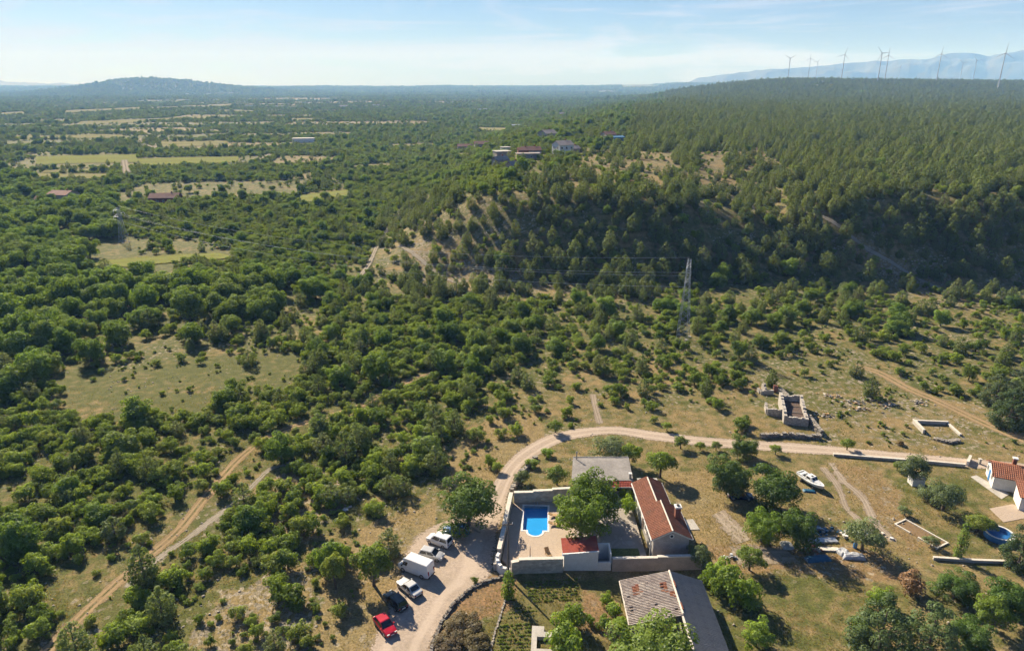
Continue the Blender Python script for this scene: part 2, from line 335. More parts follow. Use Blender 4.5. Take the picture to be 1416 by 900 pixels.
soft_road('gravel', (0.42, 0.345, 0.275), (0.365, 0.30, 0.24), .6)
soft_road('dirt_track', (0.30, 0.22, 0.125), (0.235, 0.175, 0.10), 2.2, .75)
soft_road('pale_track', (0.31, 0.275, 0.22), (0.24, 0.215, 0.17), 2.4, .5)
soft_road('rubble_ground', (0.33, 0.28, 0.22), (0.235, 0.19, 0.14), 2.6)
soft_road('stony_line', (0.33, 0.28, 0.22), (0.235, 0.19, 0.14), 5.0)
soft_road('field_straw', (0.235, 0.215, 0.11), (0.19, 0.19, 0.085), 1.0)
soft_road('field_green', (0.17, 0.19, 0.06), (0.22, 0.22, 0.08), 1.0)

m, t = newmat('pool_water')
gl = t.nodes.new('ShaderNodeBsdfGlossy'); gl.inputs['Roughness'].default_value = 0.03
tr = t.nodes.new('ShaderNodeBsdfTransparent'); tr.inputs['Color'].default_value = (0.70, 0.90, 0.98, 1)
mx = t.nodes.new('ShaderNodeMixShader'); o = t.nodes.new('ShaderNodeOutputMaterial')
bp = t.nodes.new('ShaderNodeBump'); bp.inputs['Strength'].default_value = .15; bp.inputs['Distance'].default_value = .02
L(t, noise(t, pos(t), 3.0, 3), bp.inputs['Height']); L(t, bp.outputs[0], gl.inputs['Normal'])
mx.inputs[0].default_value = 0.07; L(t, tr.outputs[0], mx.inputs[1]); L(t, gl.outputs[0], mx.inputs[2]); L(t, mx.outputs[0], o.inputs['Surface'])

m, t = newmat('haze_air')
pv = t.nodes.new('ShaderNodeVolumePrincipled'); o = t.nodes.new('ShaderNodeOutputMaterial')
pv.inputs['Color'].default_value = (0.25, 0.50, 1.0, 1); pv.inputs['Absorption Color'].default_value = (1, 1, 1, 1); pv.inputs['Density'].default_value = 0.000115; pv.inputs['Anisotropy'].default_value = 0.0
L(t, pv.outputs[0], o.inputs['Volume'])
M('mountain_rock', (0.055, 0.07, 0.07), (0.11, 0.12, 0.115), .002, .95, 0)

# ------------------------------------------------------------------ mesh helpers
class B:
    def __init__(s): s.v = []; s.f = []; s.m = []
    def add(s, vs, fs, mi=0):
        o = len(s.v); s.v += [tuple(q) for q in vs]; s.f += [tuple(i + o for i in f) for f in fs]; s.m += [mi] * len(fs); return s
    def box(s, x0, x1, y0, y1, z0, z1, mi=0):
        return s.add([(x0, y0, z0), (x1, y0, z0), (x1, y1, z0), (x0, y1, z0), (x0, y0, z1), (x1, y0, z1), (x1, y1, z1), (x0, y1, z1)],
                     [(3, 2, 1, 0), (4, 5, 6, 7), (0, 1, 5, 4), (1, 2, 6, 5), (2, 3, 7, 6), (3, 0, 4, 7)], mi)
    def prism(s, poly, z0, z1, mi=0):
        n = len(poly)
        return s.add([(*q[:2], z0) for q in poly] + [(*q[:2], z1) for q in poly],
                     [tuple(range(n - 1, -1, -1)), tuple(range(n, 2 * n))] + [(i, (i + 1) % n, n + (i + 1) % n, n + i) for i in range(n)], mi)
    def slab(s, quad, th, mi=0):       # thick sheet from 4 (or n) 3D points, thickness downwards along the normal
        q = [Vector(a) for a in quad]; nrm = (q[1] - q[0]).cross(q[2] - q[0]).normalized(); n = len(q)
        return s.add([tuple(a) for a in q] + [tuple(a - nrm * th) for a in q],
                     [tuple(range(n)), tuple(range(2 * n - 1, n - 1, -1))] + [(i, n + i, n + (i + 1) % n, (i + 1) % n) for i in range(n)], mi)
    def tube(s, p0, p1, r0, r1, n=8, mi=0, cap=True):
        p0 = Vector(p0); p1 = Vector(p1); d = (p1 - p0).normalized()
        a = d.orthogonal().normalized(); b = d.cross(a)
        vs = []
        for p, r in ((p0, r0), (p1, r1)):
            for k in range(n):
                w = 2 * math.pi * k / n; vs.append(tuple(p + (a * math.cos(w) + b * math.sin(w)) * r))
        fs = [(k, (k + 1) % n, n + (k + 1) % n, n + k) for k in range(n)]
        if cap: fs += [tuple(range(n - 1, -1, -1)), tuple(range(n, 2 * n))]
        return s.add(vs, fs, mi)
    def path(s, pts, rs, n=7, mi=0):
        for i in range(len(pts) - 1): s.tube(pts[i], pts[i + 1], rs[i], rs[i + 1], n, mi, True)
        return s
    def loft(s, secs, mi=0, cap=True):
        n = len(secs[0]); vs = [q for sec in secs for q in sec]; fs = []
        for i in range(len(secs) - 1):
            for k in range(n): fs.append((i * n + k, i * n + (k + 1) % n, (i + 1) * n + (k + 1) % n, (i + 1) * n + k))
        if cap: fs += [tuple(range(n - 1, -1, -1)), tuple((len(secs) - 1) * n + k for k in range(n))]
        return s.add(vs, fs, mi)
    def build(s, name, mats, parent=None, smooth=False, loc=None, rotz=0):
        me = bpy.data.meshes.new(name); me.from_pydata(s.v, [], s.f)
        for q in (mats if isinstance(mats, (list, tuple)) else [mats]): me.materials.append(MATS[q])
        me.polygons.foreach_set('material_index', s.m)
        bm = bmesh.new(); bm.from_mesh(me); bmesh.ops.recalc_face_normals(bm, faces=bm.faces); bm.to_mesh(me); bm.free()
        if smooth: me.polygons.foreach_set('use_smooth', [True] * len(me.polygons))
        return link(name, me, parent, loc, rotz)
def link(name, me, parent=None, loc=None, rotz=0):
    o = bpy.data.objects.new(name, me); C.objects.link(o)
    if parent is not None: o.parent = parent
    if loc is not None: o.location = loc
    if rotz: o.rotation_euler = (0, 0, rotz)
    return o
def tag(o, label=None, cat=None, group=None, kind=None):
    for k, v in (('label', label), ('category', cat), ('group', group), ('kind', kind)):
        if v: o[k] = v
    return o
def thing(name, label, cat, loc=(0, 0, 0), rotz=0, group=None):
    o = bpy.data.objects.new(name, None); C.objects.link(o); o.location = loc; o.rotation_euler = (0, 0, rotz); o.empty_display_size = .3
    return tag(o, label, cat, group)
def npmesh(name, V, F, mats, mi=None, outward=None):
    me = bpy.data.meshes.new(name); V = np.asarray(V, np.float32); F = np.asarray(F, np.int32); k = F.shape[1]
    me.vertices.add(len(V)); me.vertices.foreach_set('co', V.ravel())
    me.loops.add(F.size); me.loops.foreach_set('vertex_index', F.ravel())
    me.polygons.add(len(F)); me.polygons.foreach_set('loop_start', np.arange(0, F.size, k, dtype=np.int32))
    if mi is not None: me.polygons.foreach_set('material_index', np.asarray(mi, np.int32))
    for q in mats: me.materials.append(MATS[q])
    if outward is not None:
        a = me.attributes.new('outward', 'FLOAT_VECTOR', 'POINT'); a.data.foreach_set('vector', np.asarray(outward, np.float32).ravel())
    me.update(calc_edges=True); me.validate(); return me
def inpoly(x, y, poly):
    x = np.asarray(x); y = np.asarray(y); r = np.zeros(x.shape, bool); n = len(poly)
    for i in range(n):
        x0, y0 = poly[i][:2]; x1, y1 = poly[i - 1][:2]
        c = ((y0 > y) != (y1 > y)) & (x < (x1 - x0) * (y - y0) / (y1 - y0 + 1e-12) + x0); r ^= c
    return r
def wpoly(pts): return [T(*q) for q in pts]

# ------------------------------------------------------------------ land cover plan: cells of 40 x 30 photograph pixels from row 120 down
# 0 kept clear, 1 bare, 2 sparse bush, 3 medium bush, 4 dense scrub, 5 broadleaf wood, 6 sparse pine, 7 medium pine, 8 dense pine, 9 field
PA = np.array([
 [4] * 23 + [8] * 13,
 [4] * 22 + [8] * 14,
 [3] * 8 + [4] * 12 + [3] * 2 + [8] * 14,
 [3] * 4 + [4] * 13 + [3] * 3 + [2, 6, 2, 6, 2, 6, 6] + [8] * 9,
 [5] + [4] * 9 + [3] * 2 + [4] * 6 + [7, 7, 7, 3, 6, 7, 2, 6, 7] + [8] * 9,
 [5] * 4 + [4] * 10 + [7] * 5 + [8] * 5 + [7] * 3 + [8] * 9,
 [5] * 4 + [4] * 9 + [7] * 6 + [8] * 17,
 [5] * 3 + [9, 9, 3, 9, 3] + [4] * 4 + [3] + [7] * 5 + [8] * 11 + [6] + [8] * 6,
 [5] * 3 + [3, 9, 9, 3] + [4] * 4 + [3] * 2 + [7, 6, 7, 7] + [8] * 13 + [7, 6, 6, 8, 8, 7],
 [5] * 11 + [4, 3, 3, 7, 6] + [7] * 7 + [3] * 8 + [6] * 4 + [7],
 [5] * 10 + [2] + [4] * 8 + [2] + [3] * 13 + [2, 2, 3],
 [5] * 5 + [3] * 5 + [2, 3] + [4] * 6 + [3] * 10 + [2] + [3] * 3 + [2, 2, 3, 2],
 [5] * 3 + [3, 2, 2, 2, 2, 2, 2] + [4] * 8 + [3] * 4 + [2] + [3] * 4 + [2] * 4 + [3, 3, 2, 3, 3],
 [4, 5, 9, 9, 9, 9, 9, 9, 9, 9] + [4] * 7 + [2, 3, 2, 2] + [3] * 5 + [2] * 6 + [3] * 4,
 [4, 4] + [9] * 6 + [4] * 9 + [3, 2, 2, 2, 3, 2, 1, 2, 1, 2, 2, 1, 2, 2, 2, 1, 2, 3, 7],
 [4] * 10 + [3] + [4] * 5 + [3, 3, 2, 2, 1, 1, 1, 1, 1, 3] + [1] * 10,
 [4] * 6 + [3, 3] + [4] * 5 + [3, 4, 3, 3, 2, 1, 1] + [0] * 16,
 [4, 3] + [4] * 5 + [3, 3, 4, 3] + [4] * 4 + [3, 2, 1] + [0] * 18,
 [3] + [4] * 6 + [3, 1, 3] + [4] * 4 + [3, 3, 1, 2] + [0] * 18,
 [4] * 5 + [4, 3, 2, 4, 4, 4, 4, 3, 3, 3, 1] + [0] * 20,
 [4] * 5 + [2, 3, 2, 4, 4, 3, 3, 3, 3, 1] + [0] * 21,
 [4] * 4 + [2, 2, 4, 4, 4, 4, 3, 3, 2, 3] + [0] * 22,
 [4] * 3 + [2, 2, 3, 4, 4, 3, 4, 2, 2, 3, 3] + [0] * 22,
 [4, 4, 2, 2, 4, 4, 3, 3, 3, 4, 3, 2, 1] + [0] * 23,
 [4, 4, 2, 3, 4, 4, 3, 2, 3, 2, 2, 1, 1] + [0] * 23,
 [4, 2, 2, 3, 4, 3, 3, 2, 2, 2, 1, 1] + [0] * 24])
def cls(px, py):
    return PA[np.clip(((py - 120) / 30).astype(int), 0, 25), np.clip((px / 40).astype(int), 0, 35)]
#         clear  bare  sparse medium dense wood  p.sparse p.med p.dense field
GREEN = [.44, .50, .62, .64, .68, .68, .48, .54, .55, .66]
STONY = [.06, .20, .24, .14, .05, .00, .34, .24, .12, .00]
def smap(tab): return np.pad(np.array(tab)[PA], 1, mode='edge')
GA, SA = smap(GREEN), smap(STONY)
def bil(A, px, py):
    x = np.clip(px / 40 + .5, 0, 36.99); y = np.clip((py - 120) / 30 + .5, 0, 26.99)
    i = np.floor(x).astype(int); j = np.floor(y).astype(int); fx = x - i; fy = y - j
    return (A[j, i] * (1 - fx) + A[j, i + 1] * fx) * (1 - fy) + (A[j + 1, i] * (1 - fx) + A[j + 1, i + 1] * fx) * fy
# patches: (photo polygon, greenness, stoniness, soil) -- None keeps the plan's value
PATCH = [
 ([(80, 552), (150, 515), (250, 492), (405, 484), (408, 522), (310, 548), (240, 572), (100, 570)], .70, 0, 0),
 ([(405, 268), (470, 262), (490, 272), (420, 290)], .4, 0, 0), ([(660, 440), (690, 425), (720, 440), (700, 465)], .75, 0, 0),
 ([(100, 360), (300, 345), (330, 360), (130, 380)], .7, 0, 0), ([(400, 440), (470, 445), (470, 500), (410, 480)], .5, 0, 0),
 ([(560, 330), (640, 350), (790, 400), (600, 410)], .38, .42, 0), ([(1080, 280), (1110, 290), (1300, 395), (1270, 405)], .35, .4, 0),
 ([(780, 215), (1060, 205), (1060, 250), (800, 270)], .38, .15, .0), ([(660, 250), (720, 250), (720, 275), (660, 270)], .5, .1, .0),
 ([(600, 800), (700, 795), (695, 840), (600, 905)], .30, 0, .62), ([(700, 800), (860, 800), (862, 905), (640, 905), (690, 850)], .62, 0, .35),
 ([(800, 810), (850, 830), (850, 880), (790, 870)], .3, .1, .6),
 ([(905, 640), (1010, 650), (1010, 760), (970, 760)], .02, .05, 0), ([(980, 760), (1200, 760), (1260, 800), (1160, 805), (990, 780)], .05, .25, .5),
 ([(960, 800), (1250, 805), (1250, 905), (960, 905)], .62, .02, .1), ([(1150, 640), (1210, 650), (1300, 760), (1260, 770)], .30, .15, .45),
 ([(1215, 650), (1360, 660), (1400, 760), (1300, 770)], .52, 0, 0), ([(930, 618), (1150, 630), (1140, 660), (940, 650)], .45, 0, 0),
 ([(660, 560), (840, 500), (1060, 500), (1060, 600), (760, 600)], .46, .12, 0), ([(1130, 540), (1370, 560), (1400, 630), (1130, 610)], .46, .28, 0),
 ([(430, 905), (440, 800), (520, 720), (600, 700), (600, 740), (510, 905)], .08, .12, 0), ([(250, 905), (300, 820), (420, 780), (430, 905)], .2, .50, 0),
 ([(600, 640), (700, 560), (760, 600), (660, 700)], .08, .05, 0), ([(300, 700), (420, 640), (500, 690), (400, 760)], .25, .40, 0),
]
rng = np.random.default_rng(7)
def mosaic(x, y):
    """strip fields of the plain: 0 none, else 1..3 kind of crop"""
    out = np.zeros(np.shape(x))
    for dv_, du_, ya, yb in ((95, 240, 420, 1100), (190, 420, 1100, 2600), (420, 900, 2600, 4600)):
        a = R(8); u = x * math.cos(a) + y * math.sin(a); v = -x * math.sin(a) + y * math.cos(a); q = v / dv_ + .6 * vnoise(u / du_ / 2, v / dv_ / 4, 3); j = np.floor(q); i = np.floor(u / du_ + .37 * j)
        n = np.sin(i * 91.7 + j * 47.3) * 24634.63; n = n - np.floor(n); area = fbm(x / 700, y / 500, 81, 2); fu = u / du_ + .37 * j - i
        on = (y > ya) & (y <= yb) & (n < .28 + .55 * np.clip((area - .38) * 3, 0, 1)) & (x < np.interp(y, [200, 600, 1500, 3000, 6000], [-90, -170, -160, 20, 600]))
        on &= (q - j > .06) & (q - j < .94) & (fu > .03) & (fu < .97); out = np.where(on, 1 + np.floor(n * 977) % 3, out)
    return out

# ------------------------------------------------------------------ terrain sheet
nr, nc = 620, 420
ys = [30.0]
while len(ys) < nr: ys.append(ys[-1] + max(0.55, ys[-1] * 0.0101))
ys = np.array(ys); ys = 30 + (ys - 30) * (15500 / (ys[-1] - 30)) ** 0.0 if ys[-1] < 15000 else ys
ys = ys[ys < 16500]; nr = len(ys)
us = np.linspace(-1, 1, nc)
XX = us[None, :] * (1.0 * ys[:, None] + 45); YY = np.repeat(ys[:, None], nc, 1)
ZZ = hgt(XX, YY)
V = np.stack([XX, YY, ZZ], -1).reshape(-1, 3)
ii = (np.arange(nr - 1)[:, None] * nc + np.arange(nc - 1)[None, :]).ravel()
F = np.stack([ii, ii + 1, ii + nc + 1, ii + nc], -1)
gm = npmesh('terrain', V, F, ['ground_cover'])
gm.polygons.foreach_set('use_smooth', np.ones(len(F), bool))
px, py, dep = proj(V[:, 0], V[:, 1], V[:, 2])
jx = (fbm(V[:, 0] / 7, V[:, 1] / 7, 41, 3) - .5) * 9; jy = (fbm(V[:, 0] / 7, V[:, 1] / 7, 47, 3) - .5) * 9   # metres of wobble along borders
pxj, pyj, _ = proj(V[:, 0] + jx, V[:, 1] + jy, V[:, 2])
cov = np.zeros((len(V), 4), np.float32); cov[:, 3] = 1
cov[:, 0] = bil(GA, pxj, pyj); cov[:, 1] = bil(SA, pxj, pyj)
for poly, g, s, b in PATCH:
    w = [T(*q) for q in poly]; k = inpoly(V[:, 0] + jx * .5, V[:, 1] + jy * .5, w)
    cov[k, 0] = g; cov[k, 1] = s; cov[k, 2] = b
fm = mosaic(V[:, 0], V[:, 1])
for kq, gq_, sq_ in ((1, .42, 0), (2, .85, 0), (3, .62, .0)): cov[fm == kq, 0] = gq_; cov[fm == kq, 1] = sq_
ca = gm.color_attributes.new('cover', 'FLOAT_COLOR', 'POINT'); ca.data.foreach_set('color', cov.ravel())
terrain = tag(link('terrain', gm), 'dry grassy ground rolling away to wooded plain and hills', kind='structure')

# far mountain ranges
def range_(name, prof, Y0, depth, seed):
    pxs = np.array([q[0] for q in prof], float); rows = np.array([q[1] for q in prof], float)
    n, k = 240, 34
    xs = np.linspace(pxs[0], pxs[-1], n); rw = np.interp(xs, pxs, rows) + (fbm(xs / 22, xs * 0 + seed, seed, 4) - .5) * 5
    hs = []; Xs = []
    for a, b in zip(xs, rw):
        d = ray(a, b); tt = Y0 / d[1]; hs.append(H + d[2] * tt); Xs.append(d[0] * tt)
    hs = np.array(hs); Xs = np.array(Xs); vs = []
    for j in range(k):
        a = j / (k - 1) * 2 - 1
        for i in range(n):
            y = Y0 + a * depth; e = max(0.0, 1 - abs(a)) ** 0.8
            rr = 0.62 + 0.75 * float(fbm(np.array(Xs[i] / 420 + seed), np.array(y / 380), seed, 4)) if abs(a) > .05 else 1
            vs.append((Xs[i] * y / Y0, y, (hs[i] + 60) * min(1, e * rr if abs(a) > .05 else 1) - 60))
    idx = (np.arange(k - 1)[:, None] * n + np.arange(n - 1)[None, :]).ravel()
    me = npmesh(name, vs, np.stack([idx, idx + 1, idx + n + 1, idx + n], -1), ['mountain_rock'])
    return tag(link(name, me), kind='structure')
range_('mountains', [(930, 122), (965, 107), (1000, 102), (1040, 98), (1080, 96), (1120, 94), (1160, 90), (1200, 86), (1240, 83), (1280, 81), (1305, 76), (1340, 73), (1370, 77), (1416, 71), (1480, 66), (1560, 68)], 12600, 1500, 5)
range_('distant_hills', [(-160, 110), (-60, 112), (0, 112), (40, 115), (70, 116), (120, 117), (150, 120), (190, 124)], 12600, 1200, 15)

# ------------------------------------------------------------------ roads, tracks, fields: draped sheets with crumbling edges
def ribbon(name, pairs, mat, lift=.02, sub=8, wob=.35, mid=7, kind='structure', raw=False, seed=1):
    Lp = [q[0] if raw else T(*q[0]) for q in pairs]; Rp = [q[1] if raw else T(*q[1]) for q in pairs]
    def cat(P):
        out = []
        for i in range(len(P) - 1):
            p0, p1, p2, p3 = P[max(i - 1, 0)], P[i], P[i + 1], P[min(i + 2, len(P) - 1)]
            for s in range(sub):
                u = s / sub
                out.append(0.5 * ((2 * p1) + (p2 - p0) * u + (2 * p0 - 5 * p1 + 4 * p2 - p3) * u * u + (3 * p1 - p0 - 3 * p2 + p3) * u ** 3))
        out.append(P[-1]); return out
    A, Bq = cat([Vector(q) for q in Lp]), cat([Vector(q) for q in Rp]); vs = []; ed = []; ac = []
    for i, (a, b) in enumerate(zip(A, Bq)):
        for k in range(mid):
            w = k / (mid - 1); q = a.lerp(b, w)
            if k in (0, mid - 1):
                q = q + (a - b).normalized() * (1 if k == 0 else -1) * wob * (float(vnoise(np.array(i * .45), np.array(k * 3.3), seed)) + .3)
            vs.append((q.x, q.y, D(q.x, q.y) + lift)); e = 1 - abs(2 * w - 1); ed.append(min(1, e * 2.4)); ac.append(w)
    n = len(A); idx = (np.arange(n - 1)[:, None] * mid + np.arange(mid - 1)[None, :]).ravel()
    me = npmesh(name, vs, np.stack([idx, idx + 1, idx + mid + 1, idx + mid], -1), [mat])
    at = me.attributes.new('edge', 'FLOAT', 'POINT'); at.data.foreach_set('value', np.array(ed, np.float32)); at = me.attributes.new('across', 'FLOAT', 'POINT'); at.data.foreach_set('value', np.array(ac, np.float32))
    return tag(link(name, me), kind=kind)
def track(name, pts, width, mat, lift=.02, **kw):
    P = [T(*q) for q in pts]; pairs = []
    for i, p in enumerate(P):
        d = (P[min(i + 1, len(P) - 1)] - P[max(i - 1, 0)]); d.z = 0; d.normalize(); nn = Vector((-d.y, d.x, 0))
        pairs.append((p + nn * width / 2, p - nn * width / 2))
    return ribbon(name, pairs, mat, lift, raw=True, **kw), P
MAIN = [((500, 935), (592, 935)), ((505, 905), (597, 905)), ((513, 880), (607, 880)), ((530, 850), (622, 855)), ((536, 822), (642, 828)), ((545, 800), (668, 808)), ((548, 775), (690, 794)), ((560, 750), (694, 760)),
 ((590, 728), (698, 725)), ((636, 712), (702, 705)), ((670, 690), (705, 682)), ((683, 665), (710, 668)), ((699, 640), (722, 647)), ((724, 618), (748, 628)), ((760, 600), (778, 612)), ((800, 592), (808, 605)), ((850, 589), (850, 601)),
 ((900, 595), (895, 608)), ((940, 600), (935, 613)), ((1000, 606), (995, 619)), ((1100, 612), (1098, 627)), ((1200, 621), (1198, 632)), ((1300, 630), (1298, 642)), ((1416, 640), (1416, 655)), ((1500, 648), (1500, 664))]
ribbon('gravel_road', MAIN, 'gravel', .03, wob=.5, mid=11, seed=3)
TRACKS = []
for pts, w, mt, lf in [
 ([(40, 925), (95, 870), (130, 835), (185, 785), (245, 735), (290, 680), (335, 630), (380, 600), (430, 582), (500, 560), (545, 535), (600, 515)], 2.1, 'dirt_track', .02),
 ([(175, 812), (215, 775), (262, 742), (330, 690), (372, 650), (405, 640)], 1.0, 'pale_track', .024),
 ([(1440, 618), (1367, 588), (1300, 556), (1258, 538), (1215, 515), (1180, 505)], 3.2, 'dirt_track', .02),
 ([(460, 410), (495, 385), (512, 362), (525, 335), (540, 312), (560, 285), (575, 268)], 2.0, 'pale_track', .25),
 ([(176, 243), (174, 232), (172, 222)], 6, 'pale_track', .5),
 ([(190, 197), (198, 192), (214, 188), (200, 184)], 6, 'pale_track', .6), ([(197, 200), (206, 203), (216, 206)], 6, 'pale_track', .6),
 ([(358, 224), (366, 219), (374, 214)], 6, 'pale_track', .6), ([(10, 288), (30, 284), (48, 283)], 5, 'pale_track', .4),
 ([(1108, 292), (1180, 330), (1240, 368), (1300, 398)], 1.3, 'pale_track', .25), ([(640, 395), (600, 375), (570, 350), (552, 340)], 1.4, 'pale_track', .25),
 ([(1150, 640), (1166, 664), (1192, 688), (1210, 722), (1235, 748)], 1.3, 'stony_line', .02), ([(1138, 646), (1160, 676), (1170, 702), (1192, 724), (1205, 748)], 1.0, 'stony_line', .02),
 ([(820, 545), (824, 565), (830, 585)], 1.3, 'rubble_ground', .02)]:
    o, P = track('dirt_track' if mt not in ('rubble_ground', 'stony_line') else 'stony_path', pts, w, mt, lf, seed=len(TRACKS)); TRACKS.append((P, w))
# far fields in the plain
FIELDS = []
for q, mt in [([(0, 258), (150, 258), (0, 262), (150, 262)], 'field_straw'), ([(90, 153), (320, 144), (90, 157), (320, 147)], 'field_straw'), ([(110, 168), (330, 159), (110, 173), (330, 163)], 'field_straw'),
 ([(0, 156), (40, 154), (0, 160), (40, 158)], 'field_straw'), ([(222, 196), (315, 195), (222, 204), (315, 202)], 'field_straw'), ([(190, 219), (330, 216), (190, 230), (330, 226)], 'field_green'),
 ([(50, 216), (190, 213), (50, 229), (190, 226)], 'field_green'), ([(10, 239), (150, 240), (10, 247), (150, 250)], 'field_straw'), ([(410, 270), (480, 262), (415, 284), (490, 272)], 'field_green'),
 ([(20, 188), (170, 186), (20, 192), (170, 191)], 'field_straw'), ([(60, 236), (140, 233), (60, 239), (140, 237)], 'field_straw'), ([(120, 362), (300, 350), (130, 373), (330, 358)], 'field_green'),
 ([(310, 153), (360, 153), (310, 156), (360, 156)], 'field_straw'), ([(400, 164), (470, 163), (400, 168), (470, 166)], 'field_straw'), ([(780, 128), (840, 125), (780, 130), (860, 128)], 'field_straw'),
 ([(540, 200), (600, 198), (540, 204), (600, 203)], 'field_straw'), ([(480, 230), (540, 226), (480, 234), (540, 231)], 'field_straw'), ([(660, 176), (700, 177), (660, 182), (700, 183)], 'field_straw'),
 ([(1110, 119), (1200, 117), (1110, 121), (1200, 119)], 'field_green'), ([(1270, 122), (1330, 121), (1270, 124), (1330, 123)], 'field_straw'), ([(860, 118), (940, 113), (860, 122), (950, 116)], 'field_green'),
 ([(590, 215), (650, 212), (590, 219), (650, 217)], 'field_straw'), ([(490, 147), (560, 145), (490, 149), (560, 147)], 'field_straw'), ([(250, 130), (330, 128), (250, 132), (330, 130)], 'field_straw')]:
    a, b, c, d = [T(*k) for k in q]
    ribbon('field', [(a.lerp(b, s), c.lerp(d, s)) for s in (0, .2, .4, .6, .8, 1)], mt, .35, raw=True, wob=3, seed=len(FIELDS)); FIELDS.append([a, b, d, c])

# ------------------------------------------------------------------ compound: walls, terrace, pool
ZT = 0.6
def run_wall(name, label, pts, tops, th, mat, capmat='cap_stone', z0=-.1, cap=.12, over=.06, cat='wall'):
    """free-standing wall along pts; tops[i] is the height of stretch i; cap stones are parts"""
    root = thing(name, label, cat, (pts[0][0], pts[0][1], 0)); ox, oy = pts[0][:2]
    P = [Vector((q[0] - ox, q[1] - oy)) for q in pts]
    def off(i, s):
        ds = []
        if i > 0: ds.append((P[i] - P[i - 1]).normalized())
        if i < len(P) - 1: ds.append((P[i + 1] - P[i]).normalized())
        n = sum((Vector((-d.y, d.x)) for d in ds), Vector((0, 0))).normalized()
        k = 1 / max(.5, n.dot(Vector((-ds[0].y, ds[0].x)))); return P[i] + n * s * k
    wb = B()
    for i in range(len(P) - 1):
        tp = tops[i]
        a, b, c, d = off(i, -th / 2), off(i + 1, -th / 2), off(i + 1, th / 2), off(i, th / 2)
        wb.prism([a, b, c, d], z0, tp - cap)
        e = th / 2 + over
        B().prism([off(i, -e), off(i + 1, -e), off(i + 1, e), off(i, e)], tp - cap, tp).build('coping', capmat, root)
    wb.build('masonry', mat, root); return root
PN = [(-1.95, 85.9), (-1.25, 91.5), (-0.15, 100.5)]
run_wall('garden_wall', 'pale capped stone wall along the pool terrace beside the gravel parking', [PN[0], PN[1], PN[2]], [2.3, 2.65], .55, 'stone_wall')
run_wall('garden_wall', 'stepped stone wall behind the swimming pool, shaded on its inner face', [(.32, 100.62), (3.6, 100.75), (6.9, 101.0), (10.2, 101.3)], [2.65, 2.85, 3.05], .5, 'stone_wall')
run_wall('garden_wall', 'rough stone wall between the pool terrace and the vegetable garden', [(-.1, 83.0), (1.0, 83.35), (7.55, 83.6)], [2.25, 2.5], .5, 'stone_wall')
run_wall('garden_wall', 'plain greyish wall below the patio between white hut and tiled house', [(14.85, 83.75), (21.5, 83.95), (28.2, 84.2)], [2.35, 2.5], .4, 'pink_render')
# curved gateway wall by the utility pole
gw = thing('gateway_wall', 'curved white gateway wall at the corner of the pool terrace', 'wall', (-1.6, 84.0, 0))
arc = [(-1.95 + 1.6, 85.55 - 84.0), (-.62, .75), (-.5, -.05), (-.05, -.75), (.7, -1.15), (1.25, -1.0)]
for i in range(len(arc) - 1):
    a, b = Vector(arc[i]), Vector(arc[i + 1]); d = (b - a).normalized(); n = Vector((-d.y, d.x)) * .24
    B().prism([a - n - d * .05, b - n + d * .05, b + n + d * .05, a + n - d * .05], -.1, 1.9 - .22 * i).build('masonry', 'white_wall', gw)
B().prism([(-1.15, -.2), (-.75, -.2), (-.6, .9), (-.65, 1.6), (-.95, 1.6)], -.1, 1.2).build('ramp_kerb', 'concrete', gw)

PA_ = R(-3)
def PL(x, y): return (3.72 + x * math.cos(PA_) - y * math.sin(PA_), 92.75 + x * math.sin(PA_) + y * math.cos(PA_))
hw = 1.98
def pool_outline(e):
    r = 1.18 + e; pts = [(-hw - e, -e), (-hw - e, 6.75 + e), (hw + e, 6.75 + e), (hw + e, -e)]
    y0 = 0 - .25
    a0 = math.asin(min(1, (-e - y0) / r)) if e > 0 else math.asin(.25 / r)
    arcp = []
    for k in range(15):
        a = -a0 * (1 if e else -1) if False else None
    st = math.asin(max(-1, min(1, (-e - y0) / r)))
    for k in range(15):
        w = st - (math.pi + 2 * st) * k / 14
        arcp.append((r * math.cos(w), y0 + r * math.sin(w)))
    return [PL(*q) for q in pts + arcp]
po0, po1 = pool_outline(0), pool_outline(.32)
def holed(name, outer, inner, z, mat, parent=None, thick=None):
    bm = bmesh.new(); es = []
    for loop in (outer, inner):
        vs = [bm.verts.new((q[0], q[1], z)) for q in loop]
        es += [bm.edges.new((vs[i], vs[(i + 1) % len(vs)])) for i in range(len(vs))]
    bmesh.ops.triangle_fill(bm, edges=es, use_beauty=True)
    if thick:
        r = bmesh.ops.extrude_face_region(bm, geom=list(bm.faces)); bmesh.ops.translate(bm, vec=(0, 0, -thick), verts=[g for g in r['geom'] if isinstance(g, bmesh.types.BMVert)])
    bmesh.ops.recalc_face_normals(bm, faces=bm.faces)
    me = bpy.data.meshes.new(name); bm.to_mesh(me); bm.free(); me.materials.append(MATS[mat]); return link(name, me, parent)
terr = holed('pool_terrace', [(-1.5, 85.6), (0.1, 100.3), (10.4, 100.9), (10.4, 87.5), (7.7, 87.3), (7.7, 84.0), (-.2, 83.45)], po1, ZT, 'terrace_paving', thick=.75)
tag(terr, kind='structure')
yard = B().prism([(10.43, 87.2), (10.43, 102.5), (20.2, 102.5), (20.5, 86.2), (20.8, 84.25), (14.9, 84.0), (14.9, 87.2)], -.1, ZT - .02).build('patio', 'yard_paving'); tag(yard, kind='structure')
pool = thing('swimming_pool', 'rectangular blue swimming pool with rounded steps and white coping', 'pool', (3.72, 95.5, ZT))
def rel(o, root): o.location = -root.location; return o
rel(holed('coping', po1, po0, ZT + .03, 'white_wall', pool, thick=.5), pool)
bb = B(); n = len(po0)
